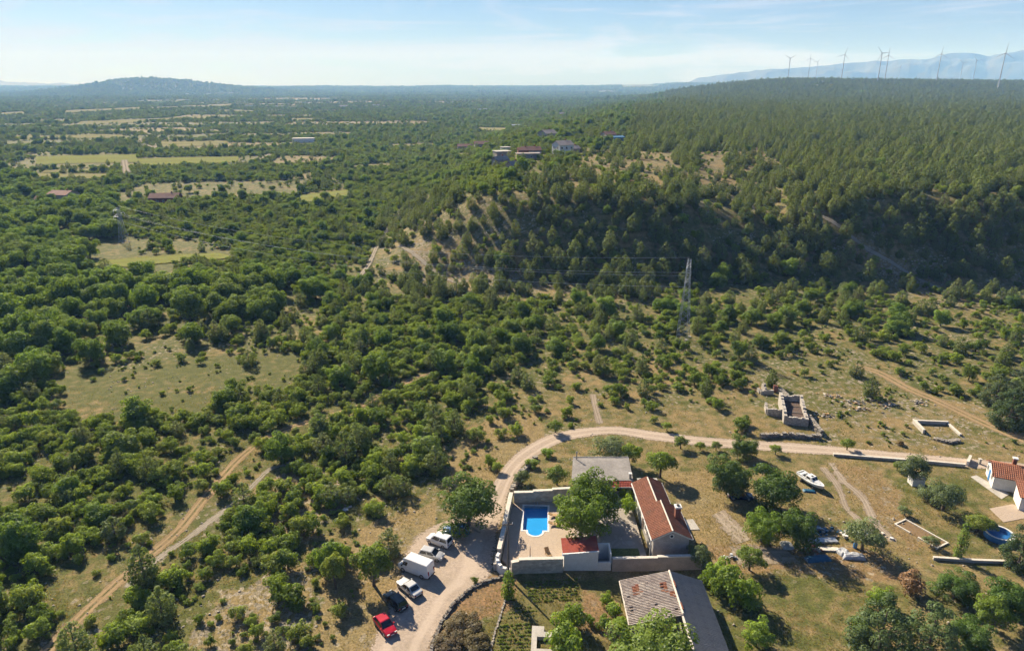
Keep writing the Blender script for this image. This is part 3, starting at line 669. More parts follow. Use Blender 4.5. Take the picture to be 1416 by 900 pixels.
bot = [(*q, .16 if i >= 4 else (.08 if i in (0, 3) else -.12)) for i, q in enumerate(po0)]
bb.add([(*q, ZT) for q in po0] + bot, [(i, (i + 1) % n, n + (i + 1) % n, n + i) for i in range(n)] + [tuple(range(n, n + 4)) , (n, n + 3) + tuple(range(n + 4, 2 * n))])
rel(bb.build('basin', 'pool_liner_blue', pool), pool)
wv = B(); wv.add([(*q, ZT - .12) for q in po0], [tuple(range(n))]); rel(wv.build('water', 'pool_water', pool), pool)
for s in (-1, 1):
    a = PL(s * .28, 6.9); bq = B(); bq.path([(a[0], a[1] + .2, ZT + .03), (a[0], a[1] + .2, ZT + .8), (a[0], a[1] - .25, ZT + .85), (a[0], a[1] - .35, ZT - .4)], [.03] * 4, 6); rel(bq.build('ladder_rail', 'steel', pool), pool)

def lounger(loc, rz, label, mat, back=50):
    r = thing('sun_lounger', label, 'sun lounger', loc, rz, 'sun loungers by the pool')
    B().box(-.32, .32, -.95, .35, .28, .36).build('seat', mat, r)
    c, s = math.cos(R(back)), math.sin(R(back)); B().slab([(-.32, .35, .34), (.32, .35, .34), (.32, .35 + .75 * c, .34 + .75 * s), (-.32, .35 + .75 * c, .34 + .75 * s)], .07).build('backrest', mat, r)
    for x in (-.28, .28):
        for y in (-.85, .25): B().box(x - .03, x + .03, y - .03, y + .03, 0, .28).build('leg', mat, r)
g = G(775, 697, ZT); lounger(g, R(-55), 'white plastic sun lounger beside the pool under the tree edge', 'white_wall')
g = G(767, 714, ZT); lounger(g, R(80), 'upper tan sun lounger half under the big yard tree', 'wood_tan', 20)
g = G(767, 726, ZT); lounger(g, R(80), 'lower tan sun lounger half under the big yard tree', 'wood_tan', 20)
ch = thing('deck_chair', 'folding wooden deck chair casting a shadow on the terrace', 'chair', G(758, 767, ZT), R(25))
B().slab([(-.35, -.6, .25), (.35, -.6, .25), (.35, .25, .42), (-.35, .25, .42)], .05).build('seat', 'wood_tan', ch)
B().slab([(-.35, .25, .42), (.35, .25, .42), (.35, .7, 1.0), (-.35, .7, 1.0)], .05).build('backrest', 'wood_tan', ch)
for x in (-.33, .33):
    for y, z in ((-.5, .24), (.3, .4)): B().box(x - .03, x + .03, y - .03, y + .03, 0, z).build('leg', 'wood_tan', ch)
sh = thing('garden_shower', 'slim dark shower post standing on the pool terrace', 'shower', G(733, 770, ZT))
B().box(-.3, .3, -.3, .3, 0, .06).build('base', 'concrete', sh); B().tube((0, 0, .06), (0, 0, 2.0), .06, .05, 8).build('post', 'timber_dark', sh)
B().path([(0, 0, 2.0), (0, -.3, 2.08), (0, -.42, 2.0)], [.03, .03, .05], 6).build('shower_head', 'steel', sh)
# planter/lawn strip on the patio
pl = B().box(0, 4.6, 0, 1.9, 0, .03).build('grass_strip', 'lawn', loc=(11.9 + 3.0, 86.3, ZT - .02)); tag(pl, kind='structure')
tb = thing('patio_bench', 'long low dark bench along the patio wall', 'bench', (15.0, 84.5, ZT))
B().box(0, 4.6, 0, .5, .4, .47).build('seat', 'timber_dark', tb)
for x in (.2, 2.2, 4.3): B().box(x, x + .12, .05, .45, 0, .4).build('leg', 'timber_dark', tb)

# ------------------------------------------------------------------ roofs made of real tile courses
def tiled_plane(a, b, c, d, rows, cols, amp=.05, step=.035):
    """a-b eave, d-c ridge. Courses step down towards the eave, rolls run up the slope."""
    a, b, c, d = [Vector(q) for q in (a, b, c, d)]
    nrm = (b - a).cross(d - a).normalized()
    if nrm.z < 0: nrm = -nrm
    vs = []; fs = []; k = cols * 4 + 1
    for r in range(rows):
        for e, hh in ((0, step), (1, 0.0)):
            v = (r + e) / rows
            p, q = a.lerp(d, v), b.lerp(c, v)
            for i in range(k):
                u = i / (k - 1); w = (.5 + .5 * math.cos(2 * math.pi * u * cols)) * amp
                vs.append(p.lerp(q, u) + nrm * (w + hh))
    for r in range(2 * rows - 1):
        for i in range(k - 1): fs.append((r * k + i, r * k + i + 1, (r + 1) * k + i + 1, (r + 1) * k + i))
    return vs, fs
def tile_part(name, quad, rows, cols, mat, parent, **kw):
    b = B(); vs, fs = tiled_plane(*quad, rows, cols, **kw); b.add(vs, fs)
    q = [Vector(x) for x in quad]; b.slab([x - Vector((0, 0, .02)) for x in q], .1)
    return b.build(name, mat, parent)
def window(parent, c, ux, w, h, nrm, frame='white_wall', sill=True, name='window'):
    """window on a wall: c centre, ux unit along wall, nrm outward"""
    c = Vector(c); ux = Vector(ux); nrm = Vector(nrm); uz = Vector((0, 0, 1))
    def slabq(x0, x1, z0, z1, o0, o1):
        b = B(); P = []
        for o in (o0, o1):
            for x, z in ((x0, z0), (x1, z0), (x1, z1), (x0, z1)): P.append(tuple(c + ux * x + uz * z + nrm * o))
        b.add(P, [(0, 1, 2, 3), (7, 6, 5, 4), (0, 4, 5, 1), (1, 5, 6, 2), (2, 6, 7, 3), (3, 7, 4, 0)]); return b
    f = B()
    for x0, x1, z0, z1 in ((-w / 2 - .08, -w / 2, -h / 2 - .08, h / 2 + .08), (w / 2, w / 2 + .08, -h / 2 - .08, h / 2 + .08), (-w / 2, w / 2, h / 2, h / 2 + .08), (-w / 2, w / 2, -h / 2 - .08, -h / 2), (-.03, .03, -h / 2, h / 2)):
        q = slabq(x0, x1, z0, z1, -.02, .05); f.add(q.v, q.f)
    fr = f.build(name, frame, parent)
    slabq(-w / 2, w / 2, -h / 2, h / 2, -.02, .02).build('pane', 'glass_dark', fr)
    if sill: slabq(-w / 2 - .12, w / 2 + .12, -h / 2 - .16, -h / 2 - .09, -.02, .12).build('sill', 'cap_stone', fr)
    return fr
# main house (local: x east across, y north along the ridge)
hs = thing('tiled_house', 'long low house with orange-red tiled roof and brick chimney beside the patio', 'house', (21.0, 86.0, 0), R(1.5))
W, SL, YN, YS = 6.1, .5, 15.6, 0.0
YM = 8.1; EZ = 3.75
def rz_(u): return EZ + SL * u
hb = B(); a_ = .35
hb.add([(a_, .35, -.1), (W - a_, .35, -.1), (W - a_, YM, -.1), (a_, YM, -.1), (a_, .35, rz_(a_) - .12), (W - a_, .35, rz_(a_) - .12), (W - a_, YM, rz_(a_) - .12), (a_, YM, rz_(a_) - .12), (W / 2, .35, rz_(W / 2) - .12), (W / 2, YM, rz_(W / 2) - .12)],
       [(0, 1, 5, 8, 4), (1, 2, 6, 5), (2, 3, 7, 9, 6), (3, 0, 4, 7)])
hb.build('wall', 'grey_render', hs)
hb = B(); W2 = 5.0
hb.add([(a_, YM + .01, -.1), (W2 - a_, YM + .01, -.1), (W2 - a_, YN - .3, -.1), (a_, YN - .3, -.1), (a_, YM + .01, rz_(a_) - .12), (W2 - a_, YM + .01, rz_(a_) - .12), (W2 - a_, YN - .3, rz_(a_) - .12), (a_, YN - .3, rz_(a_) - .12), (W2 / 2, YM + .01, rz_(W2 / 2) - .12), (W2 / 2, YN - .3, rz_(W2 / 2) - .12)],
       [(0, 1, 5, 8, 4), (1, 2, 6, 5), (2, 3, 7, 9, 6), (3, 0, 4, 7)])
hb.build('wall', 'white_wall', hs)
r1 = tile_part('roof', [(0, YS, EZ), (0, YM, EZ), (W / 2, YM, rz_(W / 2)), (W / 2, YS, rz_(W / 2))], 10, 22, 'tile_red', hs, amp=.11, step=.06)
tile_part('roof', [(0, YM + .02, EZ), (0, YN, EZ), (W2 / 2, YN, rz_(W2 / 2)), (W2 / 2, YM + .02, rz_(W2 / 2))], 8, 20, 'tile_red', hs, amp=.11, step=.06)
r2 = tile_part('roof', [(W, YM, EZ), (W, YS, EZ), (W / 2, YS, rz_(W / 2)), (W / 2, YM, rz_(W / 2))], 10, 22, 'tile_red', hs, amp=.11, step=.06)
tile_part('roof', [(W2, YN, EZ), (W2, YM + .02, EZ), (W2 / 2, YM + .02, rz_(W2 / 2)), (W2 / 2, YN, rz_(W2 / 2))], 8, 20, 'tile_red', hs, amp=.11, step=.06)
for x, y0, y1 in ((W / 2, YS, YM), (W2 / 2, YM, YN)):
    b = B(); z = rz_(x) + .05
    for k in range(int((y1 - y0) / .42)): b.tube((x, y0 + k * .42, z), (x, y0 + k * .42 + .44, z + .015), .13, .12, 8)
    b.build('ridge_cap', 'cap_stone', hs)
for x, y0, y1 in ((-.08, YS, YN), (W + .08, YS, YM), (W2 + .08, YM + .05, YN)):
    b = B(); b.box(x - .09, x + .09, y0, y1, EZ - .12, EZ + .0); b.build('gutter', 'white_wall', hs)
for ends in ([(0, 0, EZ), (W / 2, 0, rz_(W / 2))], [(W, 0, EZ), (W / 2, 0, rz_(W / 2))]):
    p, q = Vector(ends[0]), Vector(ends[1]); B().add([p + Vector((0, -.06, -.16)), q + Vector((0, -.06, -.16)), q + Vector((0, -.06, .06)), p + Vector((0, -.06, .06)), p + Vector((0, .06, -.16)), q + Vector((0, .06, -.16)), q + Vector((0, .06, .06)), p + Vector((0, .06, .06))],
        [(0, 1, 2, 3), (7, 6, 5, 4), (0, 4, 5, 1), (2, 6, 7, 3), (0, 3, 7, 4), (1, 5, 6, 2)]).build('barge_board', 'cap_stone', hs)
cx, cyy = 4.9, 4.6
chm = B(); chm.box(cx - .4, cx + .4, cyy - .4, cyy + .4, rz_(W - cx) - .3, 6.35); cho = chm.build('chimney', 'brick_red', hs)
B().box(cx - .52, cx + .52, cyy - .52, cyy + .52, 6.35, 6.6).build('cap', 'white_wall', cho); B().box(cx - .2, cx + .2, cyy - .2, cyy + .2, 6.6, 6.78).build('flue', 'plastic_black', cho)
# round gable window
b = B()
for k in range(20):
    w0, w1 = 2 * math.pi * k / 20, 2 * math.pi * (k + 1) / 20
    b.add([(W / 2 + math.cos(w) * r, y, 4.15 + math.sin(w) * r) for y in (.36, .28) for w, r in ((w0, .24), (w1, .24), (w1, .36), (w0, .36))], [(0, 1, 2, 3), (7, 6, 5, 4), (0, 4, 5, 1), (2, 6, 7, 3)])
fr = b.build('window', 'white_wall', hs)
B().add([(W / 2 + .24 * math.cos(2 * math.pi * k / 16), .31, 4.15 + .24 * math.sin(2 * math.pi * k / 16)) for k in range(16)], [tuple(range(16))]).build('pane', 'glass_dark', fr)
for y in (2.2, 5.4, 9.6, 13.0): window(hs, (a_, y, 2.1), (0, 1, 0), .9, 1.2, (-1, 0, 0))
dr = B().box(a_ - .08, a_ + .02, 7.0, 7.95, .6, 2.7).build('door', 'timber_dark', hs); B().box(a_ - .14, a_ - .09, 7.1, 7.16, 1.55, 1.7).build('handle', 'steel', dr)
for y in (2.0, 6.2): window(hs, (W - a_, y, 2.1), (0, 1, 0), .9, 1.2, (1, 0, 0))
B().tube((-.12, .3, EZ - .1), (-.12, .3, .1), .05, .05, 6).build('downpipe', 'white_wall', hs)
slab = B().prism([(0, 0), (2.5, .1), (2.1, 2.9), (-.3, 2.7)], -.05, .09).build('concrete_slab', 'concrete', loc=(28.0, 93.6, 0)); tag(slab, kind='structure')

# flat-roofed building behind the yard
fb = thing('flat_roof_building', 'grey flat-roofed outbuilding with stained concrete roof behind the big yard tree', 'building', (10.3, 102.7, 0))
B().prism([(.25, .3), (10.5, .3), (10.9, 7.6), (1.2, 7.6)], -.1, 3.35).build('wall', 'grey_render', fb)
B().prism([(0, 0), (10.7, 0), (11.15, 7.9), (.95, 7.9)], 3.36, 3.6).build('roof_slab', 'flat_roof', fb)
B().prism([(.98, 7.72), (11.0, 7.72), (11.0, 7.86), (.98, 7.86)], 3.605, 3.72).build('parapet', 'concrete', fb)
tile_part('tiled_canopy', [(6.9, -1.15, 3.0), (10.3, -1.15, 3.0), (10.3, -.03, 3.5), (6.9, -.03, 3.5)], 3, 12, 'tile_dark_red', fb)
B().box(6.9, 10.3, -1.25, -1.17, 2.9, 3.02).build('gutter', 'white_wall', fb)
vp = B().tube((1.5, 7.0, 3.6), (1.5, 7.0, 5.0), .09, .09, 8).build('vent_pipe', 'grey_render', fb); B().tube((1.5, 7.0, 5.0), (1.5, 7.0, 5.25), .2, .12, 8).build('cowl', 'grey_render', vp)
cp = B().box(10.05, 10.45, .5, .9, 3.6, 4.5).build('chimney', 'grey_render', fb); B().box(9.97, 10.53, .42, .98, 4.5, 4.62).build('cap', 'white_wall', cp)
window(fb, (8.4, .3, 1.9), (1, 0, 0), 1.1, 1.2, (0, -1, 0))
lt = thing('lean_to', 'small grey lean-to roof between the tiled house and flat-roofed building', 'shed', (22.0, 102.2, 0))
B().box(0, 3.3, 0, 1.8, -.1, 2.9).build('wall', 'grey_render', lt); B().slab([(-.1, -.1, 3.0), (3.4, -.1, 3.0), (3.4, 1.95, 3.15), (-.1, 1.95, 3.15)], .12).build('roof', 'concrete', lt)

# white pool hut with dark red roof, roofless annex
ht = thing('pool_hut', 'white rendered pool hut with dark red tiled roof below the yard tree', 'hut', (7.62, 83.75, 0))
zl, zr = 2.95, 3.35
b = B(); b.add([(.05, .05, -.1), (5.1, .05, -.1), (5.1, 3.5, -.1), (.05, 3.5, -.1), (.05, .05, zl - .1), (5.1, .05, zr - .1), (5.1, 3.5, zr - .1), (.05, 3.5, zl - .1)], [(0, 1, 5, 4), (1, 2, 6, 5), (2, 3, 7, 6), (3, 0, 4, 7), (4, 5, 6, 7)]); b.build('wall', 'white_wall', ht)
tile_part('roof', [(-.15, 3.75, zl - .01), (-.15, .13, zl - .01), (5.2, .13, zr + .05), (5.2, 3.75, zr + .05)], 12, 14, 'tile_dark_red', ht)
b = B(); b.add([(-.15, -.12, zl - .2), (5.2, -.12, zr - .14), (5.2, -.12, zr + .16), (-.15, -.12, zl + .1), (-.15, .12, zl - .2), (5.2, .12, zr - .14), (5.2, .12, zr + .16), (-.15, .12, zl + .1)], [(0, 1, 2, 3), (7, 6, 5, 4), (0, 4, 5, 1), (2, 6, 7, 3), (0, 3, 7, 4), (1, 5, 6, 2)]); b.build('parapet', 'white_wall', ht)
an = B(); an.box(5.12, 7.1, .05, .25, -.1, 1.5); an.box(6.9, 7.1, .26, 2.5, -.1, 2.9); an.box(5.12, 7.1, 2.51, 2.7, -.1, 2.9); an.build('annex_wall', 'white_wall', ht)
B().box(5.12, 6.88, .27, 2.5, -.1, .2).build('annex_floor', 'concrete', ht)
dd = B().box(-.03, .03, 1.2, 2.1, ZT, 2.6).build('door', 'blue_paint', ht); B().box(-.08, -.04, 1.3, 1.36, 1.5, 1.62).build('handle', 'steel', dd)

# ------------------------------------------------------------------ old barn
bn = thing('old_barn', 'old stone barn with pale weathered tiles on one slope and grey sheets on the other', 'barn', (15.2, 64.0, 0))
RX, RZ, EL = 6.75, 4.15, 2.55
b = B(); b.add([(.35, 6.6, -.1), (11.2, 6.6, -.1), (11.2, 14.2, -.1), (.35, 14.2, -.1), (.35, 6.6, EL), (11.2, 6.6, EL), (11.2, 14.2, EL), (.35, 14.2, EL), (RX, 6.6, RZ - .15), (RX, 14.2, RZ - .15)], [(0, 1, 5, 8, 4), (1, 2, 6, 5), (2, 3, 7, 9, 6), (3, 0, 4, 7)]); b.build('wall', 'rubble_wall', bn)
b = B(); b.add([(RX - .6, 0.2, -.1), (11.2, 0.2, -.1), (11.2, 6.58, -.1), (RX - .6, 6.58, -.1), (RX - .6, 0.2, RZ - .5), (11.2, .2, EL), (11.2, 6.58, EL), (RX - .6, 6.58, RZ - .5)], [(0, 1, 5, 4), (1, 2, 6, 5), (3, 0, 4, 7)]); b.build('wall', 'rubble_wall', bn)
def old_tiles():
    # courses run along the slope as long round rolls with broken, rusty tiles in places
    rr = random.Random(4); y = 6.15; i = 0; base = B(); base.slab([(-.05, 6.1, EL - .02), (RX, 6.1, RZ - .02), (RX, 14.55, RZ - .02), (-.05, 14.55, EL - .02)], .12)
    roof = base.build('roof', 'timber_dark', bn)
    good = B(); rust = B(); dx = Vector((RX + .05, 0, RZ - EL)); ln = dx.length; d = dx.normalized()
    while y < 14.5:
        k = 0; s = rr.uniform(-.1, .0)
        while s < ln:
            l = .52; p = Vector((-.05, y, EL + .05)) + d * s; q = p + d * min(l, ln - s)
            bad = float(vnoise(np.array(s * .55 + 3), np.array(y * .5), 77)) > .73 and rr.random() < .75
            if rr.random() > .02: (rust if bad else good).tube(p + Vector((0, rr.uniform(-.02, .02), .03)), q + Vector((0, rr.uniform(-.02, .02), .0)), .115, .095, 6, 0, False)
            s += .47
        y += .285
    tag(good.build('tile', 'tile_old', roof), kind='stuff'); tag(rust.build('tile', 'tile_rust', roof), kind='stuff')
old_tiles()
sheet = None; rr = random.Random(8)
sm = B()
NX = 15
for i in range(NX + 1):
    w = i / NX; sm.v += [(0, 0, 0)] * 0
def corr(n, w, l):
    vs = []; fs = []
    for i in range(n + 1):
        for j in (0, 1): vs.append((j * l, i / n * w, .035 * (1 if i % 2 else -1)))
    for i in range(n): fs.append((2 * i, 2 * i + 1, 2 * i + 3, 2 * i + 2))
    return vs, fs
vs, fs = corr(10, 1.12, 1.75)
b = B(); b.add(vs, fs); b.add([(x, y, z - .02) for x, y, z in vs], [f[::-1] for f in fs])
sh0 = b.build('roof_sheet', 'sheet_grey', bn)
slope = math.atan2(EL - RZ - .1, 11.65 - RX); ns = 0
for r_ in range(3):
    for k in range(14):
        o = sh0 if ns == 0 else sh0.copy()
        if ns: C.objects.link(o); o.parent = bn
        ns += 1; s = r_ * 1.62
        o.location = (RX + s * math.cos(slope), -.35 + k * 1.065 + rr.uniform(-.02, .02), RZ + .07 + s * math.sin(slope) - .012 * r_ + rr.uniform(0, .012) + .018 * (k % 2))
        o.rotation_euler = (0, -slope, rr.uniform(-.006, .006))
b = B()
y = 6.3
while y < 14.4: b.tube((RX - .02, y, RZ + .1), (RX - .02, y + .5, RZ + .12), .15, .135, 8); y += .46
b.build('ridge_cap', 'cap_stone', bn)
b = B(); b.box(RX - .25, RX - .02, .2, 6.0, RZ - .25, RZ + .05); b.build('verge_beam', 'cap_stone', bn)
for yy in (7.0, 11.2):
    b = B()
    for k in range(3): b.tube((RX + .12, yy + k * .4, RZ + .14), (RX + .12, yy + k * .4 + .42, RZ + .15), .15, .13, 8)
    b.build('replacement_tile', 'tile_red', bn)
b = B(); b.box(-.22, -.02, 6.2, 14.5, EL - .1, EL + .06); b.build('eave_board', 'cap_stone', bn)

# ------------------------------------------------------------------ kitchen garden
def stone_run(name, label, pts, h, th, size=.42, seed=1, mat=('limestone', 'rock_grey'), cat='wall', group=None):
    rr = random.Random(seed); P = [Vector(q) for q in pts]; root = thing(name, label, cat, (P[0].x, P[0].y, D(P[0].x, P[0].y)), 0, group); b = B(); o = root.location
    for i in range(len(P) - 1):
        d = P[i + 1] - P[i]; d.z = 0; ln = d.length; d.normalize(); nn = Vector((-d.y, d.x, 0)); s = 0
        while s < ln:
            hh = h * rr.uniform(.75, 1.1); z = -.1
            while z < hh:
                for w in np.arange(-th / 2, th / 2 + .01, size * .8):
                    q = P[i] + d * (s + rr.uniform(-.08, .08)) + nn * (w + rr.uniform(-.06, .06)); q.z = D(q.x, q.y) + z
                    sx, sy, sz = [size * rr.uniform(.4, .68) for _ in range(3)]; a = rr.uniform(0, 3)
                    vv = []
                    for X, Y_, Z in ((-1, -1, -1), (1, -1, -1), (1, 1, -1), (-1, 1, -1), (-1, -1, 1), (1, -1, 1), (1, 1, 1), (-1, 1, 1)):
                        x, y, zz = X * sx * rr.uniform(.6, 1), Y_ * sy * rr.uniform(.6, 1), Z * sz * rr.uniform(.6, 1) * .7
                        vv.append((q.x - o.x + x * math.cos(a) - y * math.sin(a), q.y - o.y + x * math.sin(a) + y * math.cos(a), q.z - o.z + zz))
                    b.add(vv, [(3, 2, 1, 0), (4, 5, 6, 7), (0, 1, 5, 4), (1, 2, 6, 5), (2, 3, 7, 6), (3, 0, 4, 7)], int(rr.random() < .45))
                z += size * .62
            s += size * .95
    tag(b.build('stone', list(mat), root), kind='stuff'); return root
def gp(*pts): return [G(*q) for q in pts]
stone_run('retaining_wall', 'low dark stone wall curving between the gravel road and the garden', gp((699, 798), (675, 804), (650, 816), (628, 836), (611, 862), (600, 888), (594, 925)), .38, .35, .26, 2, ('rock_grey', 'wood_grey'))
stone_run('garden_edging', 'thin line of stones dividing the vegetable garden', gp((700, 828), (692, 855), (684, 880), (678, 905)), .22, .2, .28, 3, cat='edging')
stone_run('dry_stone_wall', 'overgrown dry-stone wall beside the gravel road north of the pool', gp((742, 634), (722, 655), (708, 682)), .8, .6, .45, 4)
tk = thing('water_tank', 'low concrete cistern with a dark square opening in the garden', 'cistern', G(755, 893), R(-4))
b = B(); b.box(-1.9, 1.9, -1.9, -1.0, -.1, .55); b.box(-1.9, 1.9, 1.0, 1.9, -.1, .55); b.box(-1.9, -1.2, -1.0, 1.0, -.1, .55); b.box(1.2, 1.9, -1.0, 1.0, -.1, .55); b.build('curb', 'concrete', tk); B().box(-1.2, 1.2, -1.0, 1.0, -.1, -.02).build('opening', 'plastic_black', tk)
B().box(-1.9, -.3, 1.95, 2.9, -.1, .5).build('lid', 'concrete', tk)
pole = thing('utility_pole', 'tall grey wooden utility pole at the corner of the pool terrace', 'utility pole', G(703, 799))
B().tube((0, 0, -.3), (0, 0, 9.8), .17, .11, 10).build('post', 'wood_grey', pole)
B().box(-.7, .7, -.06, .06, 9.2, 9.35).build('crossarm', 'wood_grey', pole)
for x in (-.6, 0, .6): B().tube((x, 0, 9.35), (x, 0, 9.6), .06, .04, 8).build('insulator', 'white_wall', pole)

# ------------------------------------------------------------------ vehicles
def car(name, label, a, bq, paint, Lc, Wc, Hc, front=.30, wind=(.20, .02), rear=(-.50, -.40), belt=.62, van=False, cat='car', rails=False):
    """a: tail point, bq: nose point on the ground (only the direction and the middle count)"""
    a = Vector(a); bq = Vector(bq); mid = (a + bq) / 2; d = bq - a
    r = thing(name, label, cat, (mid.x, mid.y, D(mid.x, mid.y) + .03), math.atan2(d.y, d.x), 'cars parked beside the gravel road' if cat != 'boat' else None)
    zb = .22; zt = Hc * belt; w = Wc / 2; s = []
    hood = zt * (.93 if not van else 1)
    tailz = zt * (1.0 if rear[0] < -.45 else .98)
    prof = [(-.5, .84, zb + .14, tailz * .86), (-.485, .93, zb + .04, tailz * .97), (-.40, .985, zb, tailz), (-.15, 1, zb, zt), (.10, 1, zb, zt), (wind[0] + .02, 1, zb, zt * .99), ((wind[0] + .5) / 2, .98, zb, hood * .97), (.455, .92, zb + .03, hood * .86), (.49, .82, zb + .1, hood * .74), (.5, .72, zb + .18, hood * .62)]
    for x, k, z0, z1 in prof:
        X = x * Lc; ww = w * k; hgt_ = z1 - z0
        s.append([(X, -ww * .93, z0), (X, -ww, z0 + hgt_ * .3), (X, -ww * .99, z0 + hgt_ * .72), (X, -ww * .90, z1 - .03), (X, -ww * .6, z1), (X, ww * .6, z1), (X, ww * .90, z1 - .03), (X, ww * .99, z0 + hgt_ * .72), (X, ww, z0 + hgt_ * .3), (X, ww * .93, z0)])
    body = B(); body.loft(s)
    wb, wr = w * .93, w * (.78 if not van else .88)
    x0, x1 = wind[0] * Lc, wind[1] * Lc; x3, x2 = rear[0] * Lc, rear[1] * Lc
    if van: x3 = -.485 * Lc; x2 = -.475 * Lc
    z1 = Hc
    cb = [Vector(q) for q in ((x0, -wb, zt - .06), (x0, wb, zt - .06), (x3, wb, zt - .06), (x3, -wb, zt - .06))]
    ct = [Vector(q) for q in ((x1, -wr, z1 - .05), (x1, wr, z1 - .05), (x2, wr, z1 - .05), (x2, -wr, z1 - .05))]
    rt = [Vector(q) for q in ((x1 - .12, -wr * .88, z1), (x1 - .12, wr * .88, z1), (x2 + .1, wr * .88, z1), (x2 + .1, -wr * .88, z1))]
    body.add(cb + ct + rt, [(0, 1, 5, 4), (1, 2, 6, 5), (2, 3, 7, 6), (3, 0, 4, 7), (4, 5, 9, 8), (5, 6, 10, 9), (6, 7, 11, 10), (7, 4, 8, 11), (8, 9, 10, 11)])
    bo = body.build('body', paint, r)
    md = bo.modifiers.new('soft', 'BEVEL'); md.width = .03; md.segments = 2; md.limit_method = 'ANGLE'; md.angle_limit = R(35)
    def pane(q, nm, u0, u1, v0, v1, off=.012, mt='glass_dark'):
        a_, b_, c_, d_ = q
        def P(u, v): return a_.lerp(b_, u).lerp(d_.lerp(c_, u), v)
        nn = (b_ - a_).cross(d_ - a_).normalized(); ctr = (a_ + c_) / 2
        if nn.dot(ctr - Vector(((x0 + x3) / 2, 0, .8))) < 0: nn = -nn
        pts = [P(u0, v0), P(u1, v0), P(u1, v1), P(u0, v1)]
        B().add([p + nn * off for p in pts] + [p - nn * .01 for p in pts], [(0, 1, 2, 3), (7, 6, 5, 4), (0, 4, 5, 1), (1, 5, 6, 2), (2, 6, 7, 3), (3, 7, 4, 0)]).build(nm, mt, r)
    pane((cb[0], cb[1], ct[1], ct[0]), 'windshield', .04, .96, .10, .97)
    if not van:
        pane((cb[2], cb[3], ct[3], ct[2]), 'rear_window', .08, .92, .15, .93)
        for q in ((cb[0], cb[3], ct[3], ct[0]), (cb[2], cb[1], ct[1], ct[2])):
            rv = q[0] is cb[2]
            for u0, u1 in ((.07, .47), (.52, .93)): pane(q, 'side_window', u0, u1, .16, .92)
    else:
        for q in ((cb[0], cb[3], ct[3], ct[0]), (cb[1], cb[2], ct[2], ct[1])): pane(q, 'side_window', .03, .20, .12, .62)
        for u0, u1 in ((.01, .495), (.505, .99)): pane((cb[2], cb[3], ct[3], ct[2]), 'rear_door', u0, u1, .0, .98, .02, paint)
    wr_ = .33 if not van else .36
    for X in (.31 * Lc, -.30 * Lc):
        for sd_ in (-1, 1):
            y = sd_ * (w - .10)
            wh = B().tube((X, y - .11, wr_), (X, y + .11, wr_), wr_, wr_, 18).build('wheel', 'rubber', r)
            B().tube((X, y + sd_ * .112, wr_), (X, y + sd_ * .125, wr_), wr_ * .66, wr_ * .6, 14).build('rim', 'rim', wh)
    for sd_ in (-1, 1):
        y = sd_ * w * .62
        B().box(.462 * Lc, .492 * Lc, y - .17, y + .17, hood * .70, hood * .84).build('headlight', 'lamp_glass', r)
        B().box(-.503 * Lc, -.478 * Lc, y * 1.12 - .1, y * 1.12 + .1, tailz * .62, tailz * (.88 if not van else 1.2)).build('taillight', 'lamp_red', r)
        B().box(x0 - .28, x0 - .10, sd_ * (w + .08) - .09, sd_ * (w + .08) + .09, zt - .02, zt + .14).build('mirror', paint if not van else 'plastic_black', r)
    B().box(.495 * Lc, .507 * Lc, -.26, .26, .42, .53).build('number_plate', 'lamp_glass', r)
    B().box(-.51 * Lc, -.495 * Lc, -.26, .26, .55, .66).build('number_plate', 'lamp_glass', r)
    B().box(-.515 * Lc, -.46 * Lc, -w * .8, w * .8, .28, .42).build('bumper', 'plastic_black', r)
    if rails:
        for y in (-wr * .8, wr * .8): B().tube((x1 - .3, y, z1 + .06), (x2 + .3, y, z1 + .06), .025, .025, 6).build('roof_rail', 'plastic_black', r)
    return r
g = lambda x, y: G(x, y, .7)
car('parked_car', 'bright red hatchback at the near end of the parked row', g(521, 849), g(544, 877), 'car_red', 4.1, 1.75, 1.45, wind=(.22, .04), rear=(-.47, -.33))
car('parked_car', 'black estate car parked between the red hatchback and silver saloon', g(557, 839), g(536, 819), 'car_dark', 4.2, 1.76, 1.55, wind=(.20, .03), rear=(-.49, -.42), rails=True)
car('parked_car', 'silver saloon parked beside the white van', g(579, 821), g(553, 800), 'car_silver', 4.45, 1.76, 1.43, wind=(.20, .04), rear=(-.36, -.22))
car('parked_van', 'large white panel van parked with its back doors toward the gravel', g(598, 793), g(553, 776), 'car_white', 5.5, 2.0, 2.45, wind=(.36, .25), belt=.47, van=True, cat='van')
car('parked_car', 'small silver-white hatchback facing the gravel between van and white minivan', g(579, 761), g(615, 769), 'car_silver', 3.9, 1.7, 1.45, wind=(.26, .07), rear=(-.48, -.40))
car('parked_car', 'white compact minivan with dark rear window beside the big parking tree', g(624, 752), g(591, 740), 'car_white', 4.2, 1.8, 1.75, wind=(.30, .12), rear=(-.50, -.45), belt=.58)
car('parked_car', 'blue car mostly hidden under the big tree at the parking', g(650, 732), g(612, 731), 'car_blue', 4.3, 1.75, 1.48, wind=(.22, .04), rear=(-.46, -.34))
car('parked_car', 'dark navy car in the shade of the trees above the boat yard', g(1010, 683), g(1038, 685), 'car_navy', 4.2, 1.76, 1.55, wind=(.22, .04), rear=(-.48, -.38))

